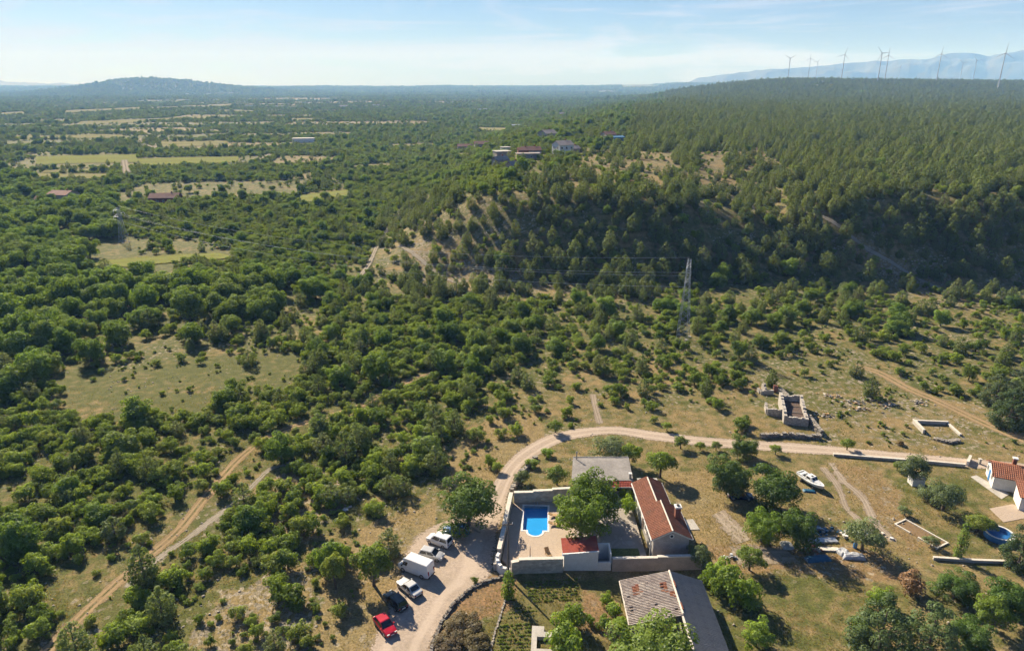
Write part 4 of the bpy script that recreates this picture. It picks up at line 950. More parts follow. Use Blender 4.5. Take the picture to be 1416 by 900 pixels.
# person at the back of the blue car
def person(loc, rz, label):
    r = thing('person', label, 'person', loc, rz)
    vs = [(0, 0, .92), (0, .01, 1.10), (0, .0, 1.32), (0, 0, 1.45), (0, .01, 1.52), (.17, 0, 1.38), (.24, .03, 1.12), (.22, .14, .92), (-.17, 0, 1.38), (-.24, .03, 1.12), (-.20, .16, .95), (.10, 0, .86), (.11, .01, .48), (.11, -.02, .08), (.11, .14, .03), (-.10, 0, .86), (-.11, .03, .48), (-.11, .0, .08), (-.11, .16, .03)]
    es = [(0, 1), (1, 2), (2, 3), (3, 4), (2, 5), (5, 6), (6, 7), (2, 8), (8, 9), (9, 10), (0, 11), (11, 12), (12, 13), (13, 14), (0, 15), (15, 16), (16, 17), (17, 18)]
    rad = [.15, .14, .16, .06, .055, .065, .05, .035, .065, .05, .035, .095, .065, .045, .035, .095, .065, .045, .035]
    me = bpy.data.meshes.new('body'); me.from_pydata(vs, es, []); o = link('body', me, r)
    sk = o.modifiers.new('skin', 'SKIN'); sl = me.skin_vertices[0].data
    for i, q in enumerate(rad): sl[i].radius = (q, q * (.75 if i in (0, 1, 2) else 1)); sl[i].use_root = i == 0
    ss = o.modifiers.new('sub', 'SUBSURF'); ss.levels = 1; ss.render_levels = 2
    dg = bpy.context.evaluated_depsgraph_get(); ev = o.evaluated_get(dg); nm = bpy.data.meshes.new_from_object(ev)
    o.modifiers.clear(); o.data = nm; nm.materials.clear()
    for q in ('skin', 'cloth_red', 'cloth_pale'): nm.materials.append(MATS[q])
    for p_ in nm.polygons:
        z = p_.center.z; p_.material_index = 1 if .9 < z < 1.44 and not (abs(p_.center.x) > .2 and z < 1.1) else (2 if z <= .9 and z > .35 and abs(p_.center.x) < .2 else 0); p_.use_smooth = True
    hd = B(); secs = []
    for k in range(7):
        w = -math.pi / 2 + math.pi * k / 6; rr_ = math.cos(w); secs.append([(.078 * rr_ * math.cos(a), .095 * rr_ * math.sin(a) + (.02 if k < 3 else 0), 1.63 + .12 * math.sin(w)) for a in [2 * math.pi * j / 10 for j in range(10)]])
    hd.loft(secs); h_ = hd.build('head', 'skin', r, True)
    B().loft([[(.085 * c_ * math.cos(a), -.015 + .1 * c_ * math.sin(a), z) for a in [2 * math.pi * j / 10 for j in range(10)]] for c_, z in ((.9, 1.62), (1.05, 1.68), (.85, 1.745), (.3, 1.775))]).build('hair', 'hair_dark', h_, True)
    B().add([(-.012, .09, 1.63), (.012, .09, 1.63), (0, .118, 1.615), (0, .09, 1.66)], [(0, 1, 2), (1, 3, 2), (3, 0, 2)]).build('nose', 'skin', h_)
    return r
gq = G(641, 747); person((gq.x, gq.y, .03), R(20), 'person in red top standing beside the blue car under the tree')

# ------------------------------------------------------------------ boat on the meadow
a, bq = G(1107, 655, .9), G(1137, 674, .9); mid = (a + bq) / 2; d = bq - a
bt = thing('motor_boat', 'small white motor boat with cuddy cabin laid up on the meadow', 'boat', (mid.x, mid.y, D(mid.x, mid.y)), math.atan2(d.y, d.x))
secs = []; LB = 5.6
for x, w_, zk, zg in ((-.5, .82, .48, 1.12), (-.3, .98, .40, 1.12), (0, 1.05, .36, 1.16), (.22, .95, .38, 1.22), (.38, .62, .46, 1.30), (.47, .25, .66, 1.36), (.5, .05, .95, 1.38)):
    X = x * LB; secs.append([(X, 0, zk), (X, -w_ * .62, zk + .22), (X, -w_ * .92, zk + .42), (X, -w_, zg - .08), (X, -w_ * .96, zg), (X, w_ * .96, zg), (X, w_, zg - .08), (X, w_ * .92, zk + .42), (X, w_ * .62, zk + .22)])
B().loft(secs).build('hull', 'gelcoat', bt)
ck = B(); ck.box(-2.55, -.7, -.72, .72, 1.125, 1.15); ck.build('cockpit_floor', 'plastic_black', bt)
for y in (-.78, .78): B().box(-2.6, -.6, y - .08, y + .08, 1.13, 1.42).build('gunwale', 'gelcoat', bt)
B().box(-2.75, -2.56, -.8, .8, 1.1, 1.42).build('transom', 'gelcoat', bt)
B().box(-2.2, -1.7, -.65, .65, 1.15, 1.4).build('seat', 'gelcoat', bt)
cab = B(); cab.loft([[(-.75, -.8, 1.13), (-.75, .8, 1.13), (-.75, .66, 1.86), (-.75, -.66, 1.86)], [(.55, -.82, 1.18), (.55, .82, 1.18), (.45, .62, 1.88), (.45, -.62, 1.88)], [(1.1, -.72, 1.2), (1.1, .72, 1.2), (.95, .5, 1.50), (.95, -.5, 1.50)], [(2.1, -.3, 1.28), (2.1, .3, 1.28), (2.0, .22, 1.36), (2.0, -.22, 1.36)]]); cab.build('cabin', 'gelcoat', bt)
for y0, y1 in ((-.56, -.04), (.04, .56)): B().add([(.53, y0, 1.85), (.53, y1, 1.85), (.99, y1 * .9, 1.54), (.99, y0 * .9, 1.54)], [(0, 1, 2, 3)]).build('windshield', 'glass_dark', bt)
for s in (-1, 1): B().add([(-.5, s * .755, 1.45), (.3, s * .765, 1.45), (.3, s * .68, 1.78), (-.5, s * .69, 1.78)], [(0, 1, 2, 3)]).build('side_window', 'glass_dark', bt)
B().box(-.1, .25, -.2, .2, 1.88, 1.93).build('hatch', 'plastic_black', bt)
for x in (-1.6, 1.2): B().box(x - .1, x + .1, -.9, .9, 0, .48).build('cradle', 'wood_grey', bt)

# ------------------------------------------------------------------ yard clutter right of the house
def heap(name, label, px, py, n, spread, size, mats, seed, cat, h=.5):
    rr = random.Random(seed); o = G(px, py); root = thing(name, label, cat, o)
    for k in range(n):
        sx, sy, sz = [size * rr.uniform(.4, 1) for _ in range(3)]; q = Vector((rr.gauss(0, spread[0]), rr.gauss(0, spread[1]), 0)); zz = max(0, h * (1 - (q.x / spread[0] / 2.2) ** 2 - (q.y / spread[1] / 2.2) ** 2)) * rr.random()
        b = B(); vv = [(X * sx * rr.uniform(.6, 1), Y_ * sy * rr.uniform(.6, 1), Z * sz * rr.uniform(.5, 1)) for X, Y_, Z in ((-1, -1, 0), (1, -1, 0), (1, 1, 0), (-1, 1, 0), (-1, -1, 1), (1, -1, 1), (1, 1, 1), (-1, 1, 1))]
        b.add(vv, [(3, 2, 1, 0), (4, 5, 6, 7), (0, 1, 5, 4), (1, 2, 6, 5), (2, 3, 7, 6), (3, 0, 4, 7)]); c_ = b.build('piece', rr.choice(mats), root, loc=(q.x, q.y, zz)); c_.rotation_euler = (rr.uniform(-.3, .3), rr.uniform(-.3, .3), rr.uniform(0, 6))
    return root
def crumpled(name, label, px, py, sx, sy, sz, mat, seed, cat, rz=0):
    n = 14; vs = []; fs = []
    for j in range(n):
        for i in range(n):
            u, v = i / (n - 1) * 2 - 1, j / (n - 1) * 2 - 1; e = max(0, 1 - u ** 4) * max(0, 1 - v ** 4)
            z = sz * e ** .4 * (.7 + .5 * float(vnoise(np.array(u * 3.1 + seed), np.array(v * 3.3), seed))); vs.append((u * sx, v * sy, z))
    for j in range(n - 1):
        for i in range(n - 1): fs.append((j * n + i, j * n + i + 1, (j + 1) * n + i + 1, (j + 1) * n + i))
    me = npmesh(name, vs, np.array(fs), [mat]); o = link(name, me, None, G(px, py), rz); return tag(o, label, cat)
crumpled('tarpaulin', 'long dark blue tarpaulin over a pile near the rubble strip', 1131, 773, 2.0, .7, .45, 'tarp_blue', 3, 'tarpaulin', R(6))
crumpled('wrapped_bale', 'wide plastic-wrapped grey bale at the edge of the junk yard', 1180, 770, 1.7, .7, .7, 'plastic_clear', 5, 'bale', R(-4))
crumpled('wrapped_bale', 'smaller pale wrapped bale beside the wide grey bale', 1165, 764, .9, .8, .55, 'plastic_clear', 9, 'bale', R(20))
crumpled('tarpaulin', 'grey-blue tarpaulin heap in the shade under the yard trees', 1088, 755, .9, .9, .6, 'plastic_clear', 6, 'tarpaulin')
crumpled('tarpaulin', 'flat grey-blue tarpaulin on the grass beside the white boat', 1119, 679, 1.1, .5, .3, 'tarp_blue', 12, 'tarpaulin', R(-10))
heap('rubble_heap', 'heap of orange roof tiles and bricks behind the dark tarpaulin', 1122, 762, 40, (1.0, .5), .3, ['rubble_orange', 'brick_red', 'concrete'], 2, 'rubble', .7)
heap('rubble_heap', 'dark heap of scrap metal and stones in the shade of yard trees', 1135, 735, 40, (1.5, .7), .35, ['steel', 'rock_grey', 'tarp_blue'], 3, 'scrap', .5)
heap('rubble_heap', 'pale heap of building rubble under the spiky tree', 1190, 742, 46, (1.9, .8), .4, ['concrete', 'limestone', 'cap_stone', 'white_wall'], 4, 'rubble', .8)
heap('rubble_heap', 'small grey heap of stones beside the house corner track', 1009, 770, 14, (.5, .4), .28, ['rock_grey', 'plastic_clear'], 5, 'stones', .4)
heap('stone_heap', 'grey stone heap on the dry slope left of the red car', 408, 872, 40, (1.0, .7), .3, ['rock_grey', 'limestone'], 6, 'stones', .5)
def board(label, px, py, lx, ly, h, mat, rz, nm='board_stack'):
    r = thing(nm, label, 'boards', G(px, py), rz); rr = random.Random(px)
    for k in range(max(1, int(h / .09))): B().box(-lx / 2 + rr.uniform(-.1, .1), lx / 2, -ly / 2, ly / 2 + rr.uniform(-.06, .06), k * .095, k * .095 + .08).build('board', mat, r)
board('pale flat boards stacked behind the blue tarpaulin', 1145, 760, 3.2, .9, .3, 'cap_stone', R(-3))
board('grey-blue sheets stacked in the shade behind the boards', 1137, 748, 4.6, 1.1, .3, 'steel', R(2))
board('weathered planks lying at the back of the junk yard', 1140, 742, 4.6, .35, .2, 'wood_tan', R(1))
bl = thing('barrel', 'blue plastic barrel at the foot of the spiky tree', 'barrel', G(1182, 757)); B().loft([[(r_ * math.cos(a), r_ * math.sin(a), z) for a in [2 * math.pi * k / 14 for k in range(14)]] for r_, z in ((.26, 0), (.3, .15), (.31, .45), (.3, .75), (.26, .9))]).build('drum', 'blue_paint', bl); B().tube((0, 0, .9), (0, 0, .93), .2, .2, 12).build('lid', 'plastic_black', bl)
for nm, q in (('rubble_pad', [((1010, 757), (1020, 780)), ((1045, 756), (1060, 780)), ((1085, 758), (1105, 777))]), ('sandy_patch', [((985, 712), (1000, 705)), ((1003, 735), (1022, 725)), ((1020, 752), (1040, 745))])):
    ribbon(nm, q, 'rubble_ground', .035, wob=.6, seed=9)
# chunks on the stony slope
# ------------------------------------------------------------------ ruin, stone enclosure, walls by the road
ru = thing('ruined_house', 'roofless stone house ruin above the road with one sloping dark timber floor', 'ruin', G(1083, 586), R(-14)); ru.location.z = D(ru.location.x, ru.location.y)
def rag(x0, y0, x1, y1, h0, h1, th, seed):
    rr = random.Random(seed); n = 9; b = B(); d = Vector((x1 - x0, y1 - y0)); nn = Vector((-d.y, d.x)).normalized() * th / 2
    for k in range(n):
        p, q = Vector((x0, y0)) + d * k / n, Vector((x0, y0)) + d * (k + 1) / n; h = (h0 + (h1 - h0) * (k + .5) / n) * rr.uniform(.9, 1.06)
        b.prism([p - nn, q - nn, q + nn, p + nn], -.15, h)
    return b.build('wall', 'rubble_wall', ru)
rag(.3, 0, .3, 10.2, 2.1, 3.2, .6, 1); rag(4.6, -.2, 4.6, 10, 1.6, 2.9, .6, 2); rag(.62, .1, 4.28, .1, 1.8, 1.9, .5, 3); rag(.62, 9.9, 4.28, 9.9, 2.4, 2.6, .5, 4); rag(-3.0, 3.6, -.02, 3.6, 1.5, 1.7, .5, 5); rag(-3.0, 3.9, -3.0, 7.0, 1.2, 1.6, .5, 6)
for k in range(11): B().box(.64 + k * .33, .64 + k * .33 + .31, .5, 9.5, 1.15, 1.22).build('plank', 'timber_dark', ru)
B().box(.62, 4.28, 3.4, 3.7, 1.0, 1.34).build('beam', 'wood_grey', ru); B().box(.62, 4.28, 6.6, 6.85, 1.0, 1.34).build('beam', 'wood_grey', ru)
rq = thing('stone_ruin', 'small tumbled stone ruin with reddish wall end behind the larger ruin', 'ruin', T(1062, 545))
rr = random.Random(3)
for (x0, y0, x1, y1, h, mt) in ((-1.8, 0, 1.2, 0, 1.1, 'rubble_wall'), (-.5, .3, -.5, 2.6, 1.9, 'rubble_wall'), (1.6, 1.2, 2.6, 1.2, 1.6, 'brick_red'), (-1.8, .3, -1.8, 1.8, .8, 'rubble_wall')):
    b = B()
    for k in range(5):
        p, q = Vector((x0, y0)).lerp(Vector((x1, y1)), k / 5), Vector((x0, y0)).lerp(Vector((x1, y1)), (k + 1) / 5); dd_ = (q - p).normalized(); nn = Vector((-dd_.y, dd_.x)) * .25; b.prism([p - nn, q - nn, q + nn, p + nn], -.2, h * rr.uniform(.75, 1.15))
    b.build('wall', mt, rq)
stone_run('dry_stone_wall', 'dry-stone wall running in front of the roofless ruin', [T(*q) for q in ((1052, 605), (1085, 603), (1110, 605), (1136, 606))], 1.0, .7, .5, 11)
stone_run('dry_stone_wall', 'dry-stone wall descending from the ruin corner toward the road', [T(*q) for q in ((1118, 580), (1127, 592), (1136, 603))], 1.3, .7, .5, 12)
stone_run('dry_stone_wall', 'pale stone bank behind the ruin running up the slope', [T(*q) for q in ((1078, 540), (1086, 548), (1093, 556))], .7, .8, .5, 13)
en = run_wall('concrete_enclosure', 'weathered concrete-walled enclosure full of weeds above the road', [tuple(G(*q))[:2] for q in ((1277, 600), (1263, 585), (1310, 587), (1328, 603))], [1.0, .8, .5], .35, 'concrete')
stone_run('stone_pile_row', 'row of pale stones in front of the weedy enclosure', [T(*q) for q in ((1293, 607), (1310, 612), (1326, 609))], .5, .9, .4, 14, cat='stones')
run_wall('roadside_wall', 'long low white concrete wall along the road above the olive trees', [tuple(G(*q))[:2] for q in ((1152, 630), (1200, 634), (1280, 640), (1334, 645))], [.55, .55, .6], .35, 'concrete')
run_wall('roadside_wall', 'short white return of the low wall near the small white house', [tuple(G(*q))[:2] for q in ((1337, 644), (1341, 635))], [.95], .35, 'white_wall')
gpz = thing('gate_post', 'short pale gate post beside the road near the small white house', 'post', G(1354, 641)); B().box(-.2, .2, -.2, .2, -.1, 1.0).build('shaft', 'concrete', gpz); B().box(-.27, .27, -.27, .27, 1.0, 1.1).build('cap', 'cap_stone', gpz)
rb = thing('raised_bed', 'rectangular earth bed edged with pale stone kerbs on the meadow', 'garden bed', G(1273, 738), R(118))
for x0, x1, y0, y1 in ((-3.6, 3.6, -1.5, -1.25), (-3.6, -.4, 1.25, 1.5), (.9, 3.6, 1.25, 1.5), (-3.6, -3.35, -1.24, 1.24), (3.35, 3.6, -1.24, 1.24)): B().box(x0, x1, y0, y1, -.05, .22).build('kerb', 'cap_stone', rb)
B().box(-3.34, 3.34, -1.24, 1.24, -.05, .06).build('soil', 'bed_soil', rb)
for k in range(7):
    q = [(556, 1180), (548, 1150), (566, 1190), (560, 1225), (552, 1205), (557, 1275), (575, 1140)][k]
    heap('stone_heap', ['low tan rubble heap above the road, right of the roofless ruin', 'small pale rubble heap just behind the roofless ruin', 'scattered rubble heap below the tan heap right of the ruin', 'tan rubble heap midway between ruin and weedy enclosure', 'low rubble heap in the middle of the stony field', 'pale rubble heap behind the weedy enclosure', 'stone heap beside the wall descending from the ruin'][k], q[1], q[0], 26, (1.3, .7), .32, ['limestone', 'cap_stone', 'rock_grey', 'limestone', 'wood_tan'], 20 + k, 'stones', .4)

# small white house at the right edge
wh = thing('white_cottage', 'small white cottage with orange tiled roof and blue door at the road', 'house', G(1371, 675), R(-24))
Wd, Ld, ez = 5.6, 7.0, 2.6
b = B(); b.add([(0, 0, -.1), (Ld, 0, -.1), (Ld, Wd, -.1), (0, Wd, -.1), (0, 0, ez), (Ld, 0, ez), (Ld, Wd, ez), (0, Wd, ez), (0, Wd / 2, ez + 1.25), (Ld, Wd / 2, ez + 1.25)], [(0, 1, 5, 4), (1, 2, 6, 9, 5), (2, 3, 7, 6), (3, 0, 4, 8, 7)]); b.build('wall', 'white_wall', wh)
e = .35
tile_part('roof', [(-e, -e, ez - .05), (Ld + e, -e, ez - .05), (Ld + e, Wd / 2, ez + 1.4), (-e, Wd / 2, ez + 1.4)], 8, 24, 'tile_orange', wh, amp=.09, step=.05); tile_part('roof', [(Ld + e, Wd + e, ez - .05), (-e, Wd + e, ez - .05), (-e, Wd / 2, ez + 1.4), (Ld + e, Wd / 2, ez + 1.4)], 8, 24, 'tile_orange', wh, amp=.09, step=.05)
dd = B().box(-.06, .02, 2.6, 3.6, 0, 2.1).build('door', 'blue_paint', wh); B().box(-.11, -.07, 2.7, 2.76, 1, 1.1).build('handle', 'steel', dd)
window(wh, (0, 4.7, 1.7), (0, 1, 0), .9, 1.1, (-1, 0, 0)); window(wh, (0, 1.3, 1.7), (0, 1, 0), .9, 1.1, (-1, 0, 0)); window(wh, (4, 0, 1.7), (1, 0, 0), 1.0, 1.1, (0, -1, 0))
co = B().box(3.0, 3.6, Wd / 2 + .5, Wd / 2 + 1.1, ez + .8, ez + 2.3).build('chimney', 'brick_red', wh); B().box(2.9, 3.7, Wd / 2 + .4, Wd / 2 + 1.2, ez + 2.3, ez + 2.5).build('cap', 'white_wall', co)
pv_ = B().prism([tuple(G(*q)) for q in ((1342, 659), (1350, 657), (1396, 683), (1385, 690))], -.05, .05).build('cottage_path', 'concrete'); tag(pv_, kind='structure')
pv_ = B().prism([tuple(G(*q)) for q in ((1368, 703), (1400, 697), (1440, 712), (1388, 722))], -.05, .05).build('cottage_patio', 'terrace_paving'); tag(pv_, kind='structure')
w2 = thing('white_annex', 'white annex with orange tiled roof at the right edge below the cottage', 'house', G(1408, 705), R(-24))
b = B(); b.box(0, 5, 0, 4, -.1, 2.6); b.build('wall', 'white_wall', w2); tile_part('roof', [(-.3, -.3, 2.6), (5.3, -.3, 2.6), (5.3, 4.3, 3.5), (-.3, 4.3, 3.5)], 8, 18, 'tile_orange', w2)
rp = thing('round_pool', 'round blue above-ground pool beside the dark conifer', 'pool', G(1380, 743))
ring = lambda r_, z: [(r_ * math.cos(2 * math.pi * k / 28), r_ * math.sin(2 * math.pi * k / 28), z) for k in range(28)]
B().loft([ring(2.0, 0), ring(2.05, .5), ring(2.0, .95), ring(1.82, .95), ring(1.82, .1)], cap=False).build('liner', 'blue_paint', rp); B().add(ring(1.83, .12), [tuple(range(28))]).build('floor', 'blue_paint', rp); B().add(ring(1.83, .8), [tuple(range(28))]).build('water', 'pool_water', rp)
b = B(); b.loft([ring(2.1, .96), ring(2.1, 1.02), ring(1.8, 1.02), ring(1.8, .96)], cap=False); b.build('rim', 'white_wall', rp)
sm_ = thing('garden_shed', 'small whitewashed shed hidden under the olive tree', 'shed', G(1266, 669)); B().box(-1.1, 1.1, -.8, .8, -.1, 1.5).build('wall', 'white_wall', sm_); B().slab([(-1.25, -.95, 1.5), (1.25, -.95, 1.5), (1.25, .95, 1.75), (-1.25, .95, 1.75)], .08).build('roof', 'sheet_grey', sm_)
run_wall('low_wall', 'low grey wall below the round pool at the right edge', [tuple(G(*q))[:2] for q in ((1290, 773), (1350, 777), (1440, 780))], [.5, .5], .3, 'concrete')
tr = thing('board_litter', 'white and brown boards lying in the scrub left of the parking', 'boards', G(478, 705), R(30)); B().box(-.9, .4, -.3, .3, .02, .12).build('board', 'white_wall', tr); B().box(-.2, 1.2, .2, .6, .05, .2).build('board', 'concrete', tr)
lp = thing('log', 'pale sawn log lying at the edge of the parking shade', 'log', G(660, 735), R(-40)); B().tube((-.7, 0, .15), (.7, 0, .15), .14, .12, 10).build('trunk', 'limestone', lp); B().tube((.45, 0, .2), (.6, .25, .35), .05, .03, 7).build('stub', 'limestone', lp)

# ------------------------------------------------------------------ pylons and wires
def pylon(label, base, hgt_m, rz):
    r = thing('pylon', label, 'pylon', base, rz); b0, b1, b2 = 1.55, .62, .35; zk = hgt_m * .68
    def hwid(z): return b0 + (b1 - b0) * z / zk if z < zk else b1 + (b2 - b1) * (z - zk) / (hgt_m - zk)
    zs = [0]
    while zs[-1] < hgt_m - 1.2: zs.append(min(hgt_m, zs[-1] + max(.95, hwid(zs[-1]) * 1.7)))
    for sx in (-1, 1):
        for sy in (-1, 1):
            b = B()
            for z0, z1 in zip(zs[:-1], zs[1:]): b.tube((sx * hwid(z0), sy * hwid(z0), z0), (sx * hwid(z1), sy * hwid(z1), z1), .07, .07, 4)
            b.build('leg', 'steel', r)
            B().box(sx * b0 - .4, sx * b0 + .4, sy * b0 - .4, sy * b0 + .4, -.8, .25).build('footing', 'concrete', r)
    br = B()
    for z0, z1 in zip(zs[:-1], zs[1:]):
        a, c = hwid(z0), hwid(z1)
        for s in (-1, 1):
            br.tube((-a, s * a, z0), (c, s * c, z1), .035, .035, 3); br.tube((a, s * a, z0), (-c, s * c, z1), .035, .035, 3)
            br.tube((s * a, -a, z0), (s * c, c, z1), .035, .035, 3); br.tube((s * a, a, z0), (s * c, -c, z1), .035, .035, 3)
            br.tube((-c, s * c, z1), (c, s * c, z1), .035, .035, 3); br.tube((s * c, -c, z1), (s * c, c, z1), .035, .035, 3)
    br.build('bracing', 'steel', r)
    tips = []
    for z, s, ln in ((hgt_m * .72, 1, 2.9), (hgt_m * .80, -1, 2.7), (hgt_m * .89, 1, 2.5)):
        w = hwid(z); b = B(); tip = Vector((s * ln, 0, z))
        for y in (-w, w): b.tube((s * w, y, z), tip, .07, .05, 4); b.tube((s * w, y, z + 1.1), tip, .07, .05, 4)
        b.tube((s * (w + ln) / 2, -w / 2, z), (s * (w + ln) / 2, w / 2, z), .04, .04, 3)
        am = b.build('crossarm', 'steel', r)
        B().tube(tip, tip - Vector((0, 0, 1.1)), .10, .10, 8).build('insulator', 'lamp_glass', am)
        q = tip - Vector((0, 0, 1.1)); c_, s_ = math.cos(rz), math.sin(rz); tips.append(Vector((q.x * c_ - q.y * s_, q.x * s_ + q.y * c_, q.z)) + Vector(base))
    tips.append(Vector((0, 0, hgt_m)) + Vector(base)); return tips
pb = T(944, 467); pb2 = T(172, 335)
az = math.atan2(pb2.y - pb.y, pb2.x - pb.x)
t1 = pylon('steel lattice pylon standing in the scrub below the pine slope', pb, 23.5, az + math.pi / 2)
t2 = pylon('distant lattice pylon half hidden among trees on the plain', pb2, 17, az + math.pi / 2)
dv = (pb - pb2); dv.z = 0; dv.normalize()
for i, (a, c) in enumerate(zip(t1, t2)):
    b = B(); n = 30; sag = 7.0
    P = [a.lerp(c, k / n) - Vector((0, 0, sag * 4 * (k / n) * (1 - k / n))) for k in range(n + 1)]
    b.path([p - a for p in P], [.026] * (n + 1), 4)
    tag(b.build('power_line', 'wire_metal', loc=a), ['lowest', 'middle', 'upper', 'topmost'][i] + ' power cable strung from the pylon across the dark slope', 'cable', 'power cables between pylons')

# ------------------------------------------------------------------ wind turbines on the ridge
def turbine(label, hx, hy, Dm, ph):
    d = ray(hx, hy); t_ = Dm / d[1]; X = d[0] * t_; zh = H + d[2] * t_; z0 = D(X, Dm) - 2
    r = thing('wind_turbine', label, 'wind turbine', (X, Dm, z0), R(-28), 'wind turbines on the far ridge'); h = zh - z0
    b = B(); secs = [[(q * math.cos(2 * math.pi * k / 12), q * math.sin(2 * math.pi * k / 12), z) for k in range(12)] for q, z in ((1.9, 0), (1.5, h * .5), (1.05, h - 1.5))]; b.loft(secs); b.build('tower', 'turbine_white', r)
    nb = B(); nb.loft([[(x, y * 1.9, h + z * 1.9) for y, z in ((-.8, -.8), (.8, -.8), (1, 0), (.8, .9), (-.8, .9), (-1, 0))] for x in (-3.5, 5.5)]); nb.v = [(v[1], -v[0], v[2]) for v in nb.v]; nb.build('nacelle', 'turbine_white', r)
    hub = B().loft([[(q * math.cos(2 * math.pi * k / 10), y, h + q * math.sin(2 * math.pi * k / 10)) for k in range(10)] for q, y in ((1.5, -5.5), (1.4, -6.5), (.4, -7.6))]).build('hub', 'turbine_white', r)
    for k in range(3):
        w = ph + 2 * math.pi * k / 3; dx, dz = math.cos(w), math.sin(w); bb = B(); secs = []
        for s, c_ in ((0, .5), (3, .95), (10, .75), (20, .48), (29, .15)):
            p = Vector((dx * s, -6.4, h + dz * s)); e = Vector((-dz, .35, dx)).normalized() * c_; f = Vector((0, .22, 0)); secs.append([p - e, p - f, p + e, p + f])
        bb.loft(secs); bb.build('blade', 'turbine_white', hub)
TL = [(1093, 81, 3000, .5, 'leftmost wind turbine standing alone on the far ridge'), (1121, 81, 3900, 1.6, 'small turbine second from the left on the ridge'), (1131, 86, 4300, .9, 'small turbine third from the left, close beside another'), (1168.5, 76, 2750, 1.3, 'tall turbine midway along the ridge, left of the close pair'),
 (1163, 97, 5600, .2, 'tiny turbine low behind the tall mid-ridge turbine'), (1220, 74, 2450, .1, 'tall turbine, front one of the close pair'), (1229, 77, 2800, 1.55, 'tall turbine, rear one of the close pair'), (1245, 93, 5200, 1.2, 'tiny turbine low to the right of the close pair'),
 (1302, 75, 2650, 1.5, 'tall turbine alone before the mountain peak'), (1332, 88, 4200, .3, 'small turbine right of the lone tall turbine'), (1351, 84, 3700, .15, 'medium turbine second from the right on the ridge'), (1390.5, 74, 2150, 1.5, 'tallest turbine at the right edge with visible tower foot')]
for hx, hy, Dm, ph, lb in TL: turbine(lb, hx, hy, Dm, ph)

# ------------------------------------------------------------------ village and far houses
def house(name, label, px, py, w, l, h, rz, wall='village_wall', roof='village_roof', pitch=.5, flat=False, wins=True, cat='house', group='houses of the village', chim=True):
    o = T(px, py); r = thing(name, label, cat, (o.x, o.y, o.z), R(rz), group)
    b = B(); rp = 0 if flat else w / 2 * pitch
    b.add([(-l / 2, -w / 2, -2), (l / 2, -w / 2, -2), (l / 2, w / 2, -2), (-l / 2, w / 2, -2), (-l / 2, -w / 2, h), (l / 2, -w / 2, h), (l / 2, w / 2, h), (-l / 2, w / 2, h), (-l / 2, 0, h + rp - .1), (l / 2, 0, h + rp - .1)], [(0, 1, 5, 4), (1, 2, 6, 9, 5), (2, 3, 7, 6), (3, 0, 4, 8, 7)]); b.build('wall', wall, r)
    e = .4
    if flat: ro = B().box(-l / 2 - e, l / 2 + e, -w / 2 - e, w / 2 + e, h, h + .3).build('roof', roof, r)
    else:
        b = B(); b.slab([(-l / 2 - e, -w / 2 - e, h - e * pitch), (l / 2 + e, -w / 2 - e, h - e * pitch), (l / 2 + e, 0, h + rp), (-l / 2 - e, 0, h + rp)], .18); b.slab([(l / 2 + e, w / 2 + e, h - e * pitch), (-l / 2 - e, w / 2 + e, h - e * pitch), (-l / 2 - e, 0, h + rp), (l / 2 + e, 0, h + rp)], .18); ro = b.build('roof', roof, r)
        if chim: B().box(l * .2, l * .2 + .7, .5, 1.2, h + rp * .4, h + rp + .8).build('chimney', 'brick_red', ro)
    if wins:
        for fl in range(max(1, int(h / 2.8))):
            z = 1.5 + fl * 2.8
            for k in range(max(2, int(l / 3.2))):
                x = -l / 2 + (k + .5) * l / max(2, int(l / 3.2)); window(r, (x, -w / 2, z), (1, 0, 0), 1.0, 1.2, (0, -1, 0), sill=False)
            for k in range(max(1, int(w / 3.5))):
                y = -w / 2 + (k + .5) * w / max(1, int(w / 3.5)); window(r, (-l / 2, y, z), (0, 1, 0), .9, 1.2, (-1, 0, 0), sill=False)
    return r
house('village_house', 'white two-storey house with pinkish roof in the middle of the village', 778, 214, 9, 10, 6.2, 28, 'white_wall', 'village_roof_grey')
house('village_house', 'dark gabled annex right of the white two-storey house', 793, 213, 6, 6, 3.6, 28, 'village_stone', 'village_roof_grey')
house('village_house', 'red-roofed house with long terrace left of the white two-storey house', 734, 215, 7, 11, 3.4, 12, 'village_wall', 'village_roof')
house('village_house', 'long low flat-roofed building below the red-roofed house', 730, 220, 5, 13, 3.0, 8, 'village_stone', 'village_roof_grey', flat=True)
house('village_house', 'brick-red small house at the left end of the flat-roofed building', 723, 217, 5, 6, 4.2, 8, 'brick_red', 'village_roof')
house('village_house', 'grey stone house with white upper terrace at the village edge', 694, 220, 8, 9, 4.6, 20, 'village_stone', 'concrete', flat=True)
house('village_house', 'small white box-like house on top of the village edge cluster', 699, 213, 5, 6, 4.5, 20, 'white_wall', 'concrete', flat=True)
house('village_house', 'small stone barn with pale pitched roof below the grey stone house', 692, 229, 5, 8, 3.2, 35, 'village_stone', 'village_roof_grey', pitch=.7)
house('village_house', 'small pale-roofed barn standing alone below the village', 711, 235, 4.5, 7, 2.8, 40, 'village_stone', 'village_roof_grey', pitch=.7)
house('village_house', 'peach-walled house with blue shed at the forest edge', 841, 195, 8, 9, 5.0, 25, 'village_wall', 'village_roof')
house('village_house', 'blue-roofed shed attached to the peach-walled house', 853, 195, 6, 9, 3.0, 25, 'village_blue', 'village_blue', pitch=.3)
house('village_house', 'pinkish gabled house above the white two-storey house', 757, 193, 10, 12, 5.0, 40, 'village_wall', 'village_roof_grey')
house('village_house', 'long white-roofed shed near the top of the village', 756, 178, 7, 17, 3.5, 4, 'village_wall', 'concrete', flat=True)
